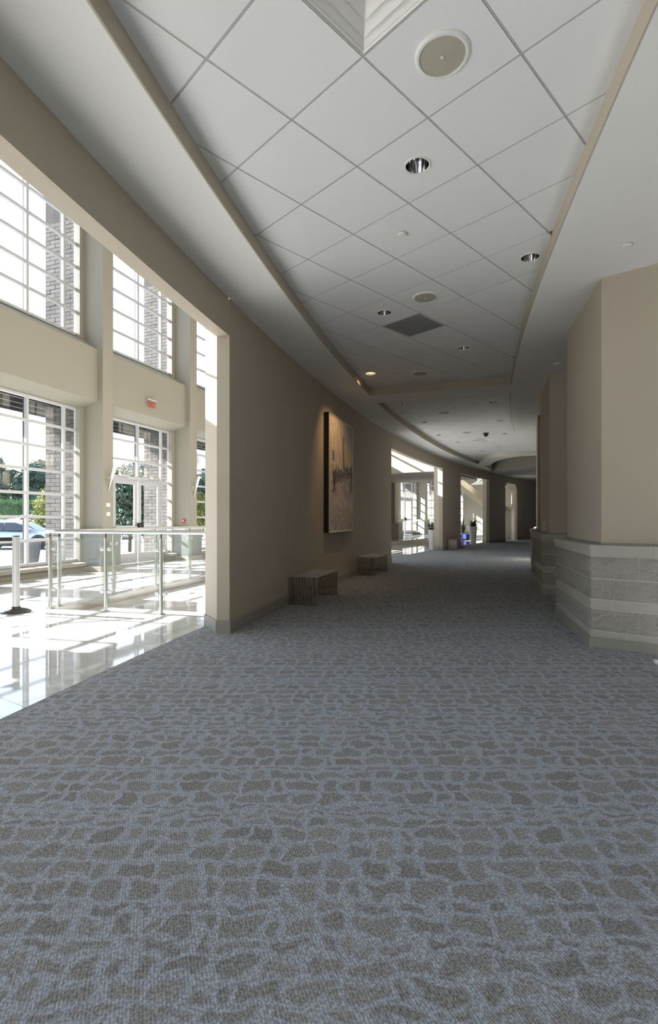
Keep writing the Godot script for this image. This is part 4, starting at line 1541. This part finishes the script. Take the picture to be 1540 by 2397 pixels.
func furniture() -> void:
	bench("slatted steel bench nearest the viewer, left of the painting", 15.43)
	bench("slatted steel bench farther along, under the painting's right", 19.32)
	bench("small slatted steel bench past the second opening", 29.1)
	# framed painting
	var pf := fr(RW, 17.98, 2.08)
	var t := thing("framed_painting", "tall abstract painting in a deep black and pale gilt frame", "painting", pf)
	var w := 1.62
	var h := 2.17
	var st := S()
	box(st, Vector3(0, 0, 0.05), Vector3(w, h, 0.1))
	obj("frame_side", st, M.black, t)
	st = S()
	for s in [-1.0, 1.0]:
		box(st, Vector3((w / 2 - 0.016) * s, 0, 0.104), Vector3(0.032, h, 0.014), Transform3D.IDENTITY, 0.003)
		box(st, Vector3(0, (h / 2 - 0.016) * s, 0.104), Vector3(w, 0.032, 0.014), Transform3D.IDENTITY, 0.003)
	obj("gilt_edge", st, M.gilt, t)
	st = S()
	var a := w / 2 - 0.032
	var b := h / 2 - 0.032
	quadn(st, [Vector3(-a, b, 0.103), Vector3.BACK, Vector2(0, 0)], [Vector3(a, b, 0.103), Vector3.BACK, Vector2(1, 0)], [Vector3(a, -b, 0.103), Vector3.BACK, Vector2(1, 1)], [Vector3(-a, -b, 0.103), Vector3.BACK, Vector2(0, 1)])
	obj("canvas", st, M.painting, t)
	# exit sign on the band over the doors
	t = thing("exit_sign", "clear EXIT sign with red letters over the doors", "sign", fr(64.745, 19.87, 4.34))
	st = S()
	box(st, Vector3(0, 0.12, 0.06), Vector3(0.36, 0.035, 0.12), Transform3D.IDENTITY, 0.006)
	obj("canopy", st, M.aluminium, t)
	st = S()
	box(st, Vector3(0.02, 0.0, 0.075), Vector3(0.3, 0.2, 0.008))
	obj("panel", st, M.rail_glass, t)
	var tm := TextMesh.new()
	var font := SystemFont.new()
	font.font_names = PackedStringArray(["Droid Sans"])
	font.font_weight = 700
	tm.font = font
	tm.text = "EXIT"
	tm.font_size = 32
	tm.pixel_size = 0.0058
	tm.depth = 0.004
	shared("lettering", tm, M.red, t, Transform3D(Basis.IDENTITY.scaled(Vector3(0.85, 1.15, 1.0)), Vector3(0.02, 0.0, 0.082)))
	# torch-shaped wall lights on the columns
	for k in 2:
		var phi := MID + BAY * (k - 0.5) - 0.10
		t = thing("wall_sconce", ["slender torch sconce on the column left of the doors", "slender torch sconce on the column right of the doors"][k], "sconce", fr(64.6, phi, 2.2), "torch wall lights")
		st = S()
		lathe(st, [Vector2(0.006, -0.32), Vector2(0.034, 0.0), Vector2(0.036, 0.02), Vector2(0.006, 0.02)], 16, Transform3D(Basis(Vector3.RIGHT, 0.32), Vector3(0, 0, 0.1)))
		obj("metal_cone", st, M.steel, t)
		st = S()
		lathe(st, [Vector2(0.032, 0.02), Vector2(0.040, 0.34), Vector2(0.036, 0.345), Vector2(0.004, 0.345)], 16, Transform3D(Basis(Vector3.RIGHT, 0.32), Vector3(0, 0, 0.1)))
		obj("glass_shade", st, M.white_plastic, t)
		st = S()
		box(st, Vector3(0, -0.03, 0.01), Vector3(0.11, 0.16, 0.02), Transform3D.IDENTITY, 0.006)
		tube(st, [Vector3(0, -0.03, 0.0), Vector3(0, -0.03, 0.1)], 0.014, 8)
		obj("bracket", st, M.steel, t)
	for k in 2:
		t = thing("switch_plate", ["upper cream switch plate on the column left of the doors", "lower cream switch plate on the column left of the doors"][k], "switch", fr(64.6, MID - BAY * 0.5 - 0.10, 1.58 - 0.22 * k), "switch plates on the column")
		st = S()
		box(st, Vector3(0.0, 0, 0.006), Vector3(0.13, 0.09, 0.012), Transform3D.IDENTITY, 0.004)
		obj("plate", st, M.white_plastic, t)
		for j in 3:
			st = S()
			box(st, Vector3(-0.04 + 0.04 * j, 0, 0.014), Vector3(0.02, 0.045, 0.01))
			obj("rocker", st, M.white_plastic, t)
	var cx := fr(64.6, MID + BAY * 0.5 - 0.10, 1.18)
	t = thing("fire_alarm_pull", "small red fire alarm pull on the side of the right column", "fire alarm", Transform3D(Basis(cx.basis.z, Vector3.UP, -cx.basis.x), cx * Vector3(-0.171, 0, -0.22)))
	st = S()
	box(st, Vector3(0, 0, 0.02), Vector3(0.085, 0.12, 0.04), Transform3D.IDENTITY, 0.008)
	obj("body", st, M.red, t)
	st = S()
	box(st, Vector3(0, -0.01, 0.045), Vector3(0.05, 0.016, 0.014))
	box(st, Vector3(0, 0.012, 0.045), Vector3(0.014, 0.05, 0.014))
	obj("handle", st, M.white_plastic, t)

# ------------------------------------------------------------------ ceiling fittings
func downlight(at: Vector3, label: String, lit: bool, r := 0.083) -> void:
	var t := thing("downlight", label, "downlight", Transform3D(Basis.IDENTITY, at), "recessed ceiling downlights")
	var st := S()
	lathe(st, [Vector2(r + 0.014, 0.001), Vector2(r + 0.012, -0.005), Vector2(r, -0.004), Vector2(r - 0.001, 0.004)], 32)
	obj("trim_ring", st, M.white_plastic, t)
	st = S()
	lathe(st, [Vector2(r, 0.0), Vector2(r * 0.95, 0.05), Vector2(r * 0.8, 0.11), Vector2(r * 0.5, 0.15)], 32, Transform3D.IDENTITY, true)
	obj("reflector", st, M.chrome, t)
	st = S()
	lathe(st, [Vector2(r * 0.5, 0.15), Vector2(0.02, 0.13), Vector2(0.001, 0.12)], 20)
	obj("lamp", st, M.lamp_glow if lit else M.white_plastic, t)
	if lit:
		st = S()
		lathe(st, [Vector2(r * 0.97, 0.03), Vector2(0.001, 0.03)], 28)
		obj("lamp_diffuser", st, M.lamp_glow, t)
		var l := SpotLight3D.new()
		l.name = "downlight_beam"
		l.light_color = c8(255, 206, 150)
		l.light_energy = 0.8
		l.light_size = 0.08
		l.spot_range = 20.0
		l.spot_angle = 42.0
		l.spot_angle_attenuation = 1.0
		l.spot_attenuation = 2.0
		l.shadow_enabled = true
		var f := fr(57.8, 17.17)
		l.transform = Transform3D(Basis.looking_at((-f.basis.z * 0.85 + Vector3.DOWN * 1.75 + f.basis.x * 0.55).normalized(), Vector3.FORWARD), Vector3(0, -0.01, 0))
		t.add_child(l)

func speaker(at: Vector3, label: String) -> void:
	var t := thing("ceiling_speaker", label, "speaker", Transform3D(Basis.IDENTITY, at), "round ceiling speakers")
	var st := S()
	lathe(st, [Vector2(0.15, 0.001), Vector2(0.149, -0.006), Vector2(0.138, -0.012), Vector2(0.125, -0.012), Vector2(0.123, 0.0), Vector2(0.001, 0.0)], 40)
	obj("rim", st, M.white_plastic, t)
	st = S()
	lathe(st, [Vector2(0.124, -0.007), Vector2(0.06, -0.010), Vector2(0.001, -0.011)], 40)
	obj("grille", st, M.speaker_cloth, t)
	st = S()
	lathe(st, [Vector2(0.009, -0.010), Vector2(0.008, -0.016), Vector2(0.001, -0.017)], 12)
	obj("badge", st, M.white_plastic, t)

func disc(at: Vector3, called: String, label: String, category: String, r: float) -> void:
	var t := thing(called, label, category, Transform3D(Basis.IDENTITY, at), "small ceiling discs")
	var st := S()
	lathe(st, [Vector2(r, 0.0), Vector2(r, -0.01), Vector2(r * 0.85, -0.016), Vector2(0.001, -0.018)], 24)
	obj("cover", st, M.white_plastic, t)
	st = S()
	lathe(st, [Vector2(r * 1.12, 0.0), Vector2(r * 1.12, -0.004), Vector2(r, -0.004)], 24)
	obj("flange", st, M.ceiling_grid, t)

func diffuser(at: Vector3, a: Vector2, label: String) -> void:
	var b := Vector2(-a.y, a.x)
	var t := thing("air_diffuser", label, "air vent", Transform3D(Basis(Vector3(a.x, 0, a.y), Vector3.UP, Vector3(b.x, 0, b.y)), at), "square air diffusers")
	var sizes := [[0.296, 0.25, 0.0, 0.05], [0.235, 0.19, 0.012, 0.06], [0.175, 0.13, 0.022, 0.07], [0.115, 0.001, 0.03, 0.03]]
	for s in sizes:
		var st := S()
		for e in 4:
			var d := Vector3.RIGHT.rotated(Vector3.UP, e * PI / 2)
			var x := d.cross(Vector3.UP)
			quad(st, d * s[0] + x * s[0] + Vector3.UP * s[2], d * s[0] - x * s[0] + Vector3.UP * s[2], d * s[1] - x * s[1] + Vector3.UP * s[3], d * s[1] + x * s[1] + Vector3.UP * s[3], (Vector3.DOWN * 1.0 - d * 0.6).normalized())
			quad(st, d * s[0] + x * s[0] + Vector3.UP * s[2], d * s[0] - x * s[0] + Vector3.UP * s[2], d * s[0] - x * s[0] + Vector3.UP * (s[2] + 0.012), d * s[0] + x * s[0] + Vector3.UP * (s[2] + 0.012), d)
		obj("louvre", st, M.white_plastic, t)
	var st := S()
	box(st, Vector3(0, 0.16, 0), Vector3(0.6, 0.02, 0.6))
	for e in 4:
		box(st, Vector3(0.29, 0.08, 0).rotated(Vector3.UP, e * PI / 2), Vector3(0.01, 0.14, 0.58) if e % 2 == 0 else Vector3(0.58, 0.14, 0.01))
	obj("duct_box", st, M.grille_grey, t)

func cell(o: Vector2, a: Vector2, i: int, j: int) -> Vector3:
	var c := o + (a * (i + 0.5) + Vector2(-a.y, a.x) * (j + 0.5)) * 0.6096
	return Vector3(c.x, TILE_Y, c.y)

func fixtures() -> void:
	var c1: Node3D = get_node("ceiling")
	var c2: Node3D = get_node("ceiling2")
	# the tile axes run away and to the right (x) and away and to the left (y): flip y for plan coordinates
	for d in [[1, 0, "large open downlight nearest the viewer"], [4, 0, "downlight at the right edge of the first tiled ceiling"], [4, 3, "downlight just left of the square return grille"], [7, 3, "downlight right of the return grille, farther back"], [7, 6, "the one lit downlight, glowing warm beside the painting"]]:
		downlight(holed(c1, g1o, g1a, Vector2i(d[0], -d[1] - 1), 0.083), d[2], d[0] == 7 and d[1] == 6)
	for d in [[0, -1, "large round ceiling speaker nearest the viewer"], [4, 2, "round ceiling speaker just before the return grille"], [8, 5, "round ceiling speaker near the end of the first tiled ceiling"]]:
		speaker(holed(c1, g1o, g1a, Vector2i(d[0], -d[1] - 1), 0.12), d[2])
	disc(cell(g1o, g1a, 2, -2), "sprinkler_cover", "small white disc in the middle of the first tiled ceiling", "sprinkler", 0.042)
	disc(cell(g1o, g1a, 7, -5), "sprinkler_cover", "small white disc behind the return grille", "sprinkler", 0.042)
	diffuser(cell(g1o, g1a, -1, 0), g1a, "stepped white square air diffuser at the top of the view")
	var gc := cell(g1o, g1a, 5, -4)
	var gb := Vector2(-g1a.y, g1a.x)
	var t := thing("return_grille", "grey perforated square return grille in the first tiled ceiling", "air vent", Transform3D(Basis(Vector3(g1a.x, 0, g1a.y), Vector3.UP, Vector3(gb.x, 0, gb.y)), gc))
	var st := S()
	box(st, Vector3(0, 0.02, 0), Vector3(0.59, 0.02, 0.59))
	obj("backing", st, M.grille_grey, t)
	st = S()
	for k in 24:
		box(st, Vector3(-0.285 + 0.0248 * k, 0.006, 0), Vector3(0.019, 0.006, 0.58))
		box(st, Vector3(0, 0.006, -0.285 + 0.0248 * k), Vector3(0.58, 0.006, 0.019))
	for s in [-1.0, 1.0]:
		box(st, Vector3(0.289 * s, 0.004, 0), Vector3(0.014, 0.012, 0.592))
		box(st, Vector3(0, 0.004, 0.289 * s), Vector3(0.592, 0.012, 0.014))
	obj("mesh_face", st, M.grille_grey, t)
	# second tiled ceiling
	for d in [[-3, 1, "first downlight on the left past the beam"], [0, 0, "first downlight on the right past the beam"], [-1, 4, "second downlight on the left past the beam"], [2, 3, "second downlight on the right past the beam"], [1, 7, "third downlight on the left past the beam"], [4, 6, "third downlight on the right, beside the camera dome"], [3, 9, "fourth downlight on the left past the beam"], [6, 10, "fourth downlight on the right past the air diffuser"], [6, 14, "last downlight before the curved bulkhead"]]:
		downlight(holed(c2, g2o, g2a, Vector2i(d[0], -d[1] - 1), 0.083), d[2], false)
	for d in [[-1, 2, "first round speaker past the ceiling beam"], [2, 6, "second round speaker past the ceiling beam"], [6, 12, "last round speaker before the curved bulkhead"]]:
		speaker(holed(c2, g2o, g2a, Vector2i(d[0], -d[1] - 1), 0.12), d[2])
	disc(cell(g2o, g2a, -1, -2), "sprinkler_cover", "small white disc just past the ceiling beam", "sprinkler", 0.042)
	diffuser(cell(g2o, g2a, 4, -9), g2a, "square air diffuser in the far tiled ceiling")
	t = thing("camera_dome", "small black security camera dome on the far ceiling", "camera", Transform3D(Basis.IDENTITY, cell(g2o, g2a, 3, -7)))
	st = S()
	lathe(st, [Vector2(0.085, 0.0), Vector2(0.085, -0.03), Vector2(0.06, -0.045), Vector2(0.04, -0.045)], 20)
	obj("housing", st, M.dark_metal, t)
	st = S()
	lathe(st, [Vector2(0.055, -0.045), Vector2(0.05, -0.08), Vector2(0.03, -0.1), Vector2(0.001, -0.107)], 20, Transform3D.IDENTITY, true)
	obj("dome", st, M.black, t)
	for k in 3:
		var q := P(54.89, [13.38, 17.03, 20.41][k], SOFFIT)
		disc(q, "sprinkler_cover", ["small white disc on the right soffit, nearest", "small white disc on the right soffit before the second pillar", "small white disc on the right soffit before the third pillar"][k], "sprinkler", 0.042)
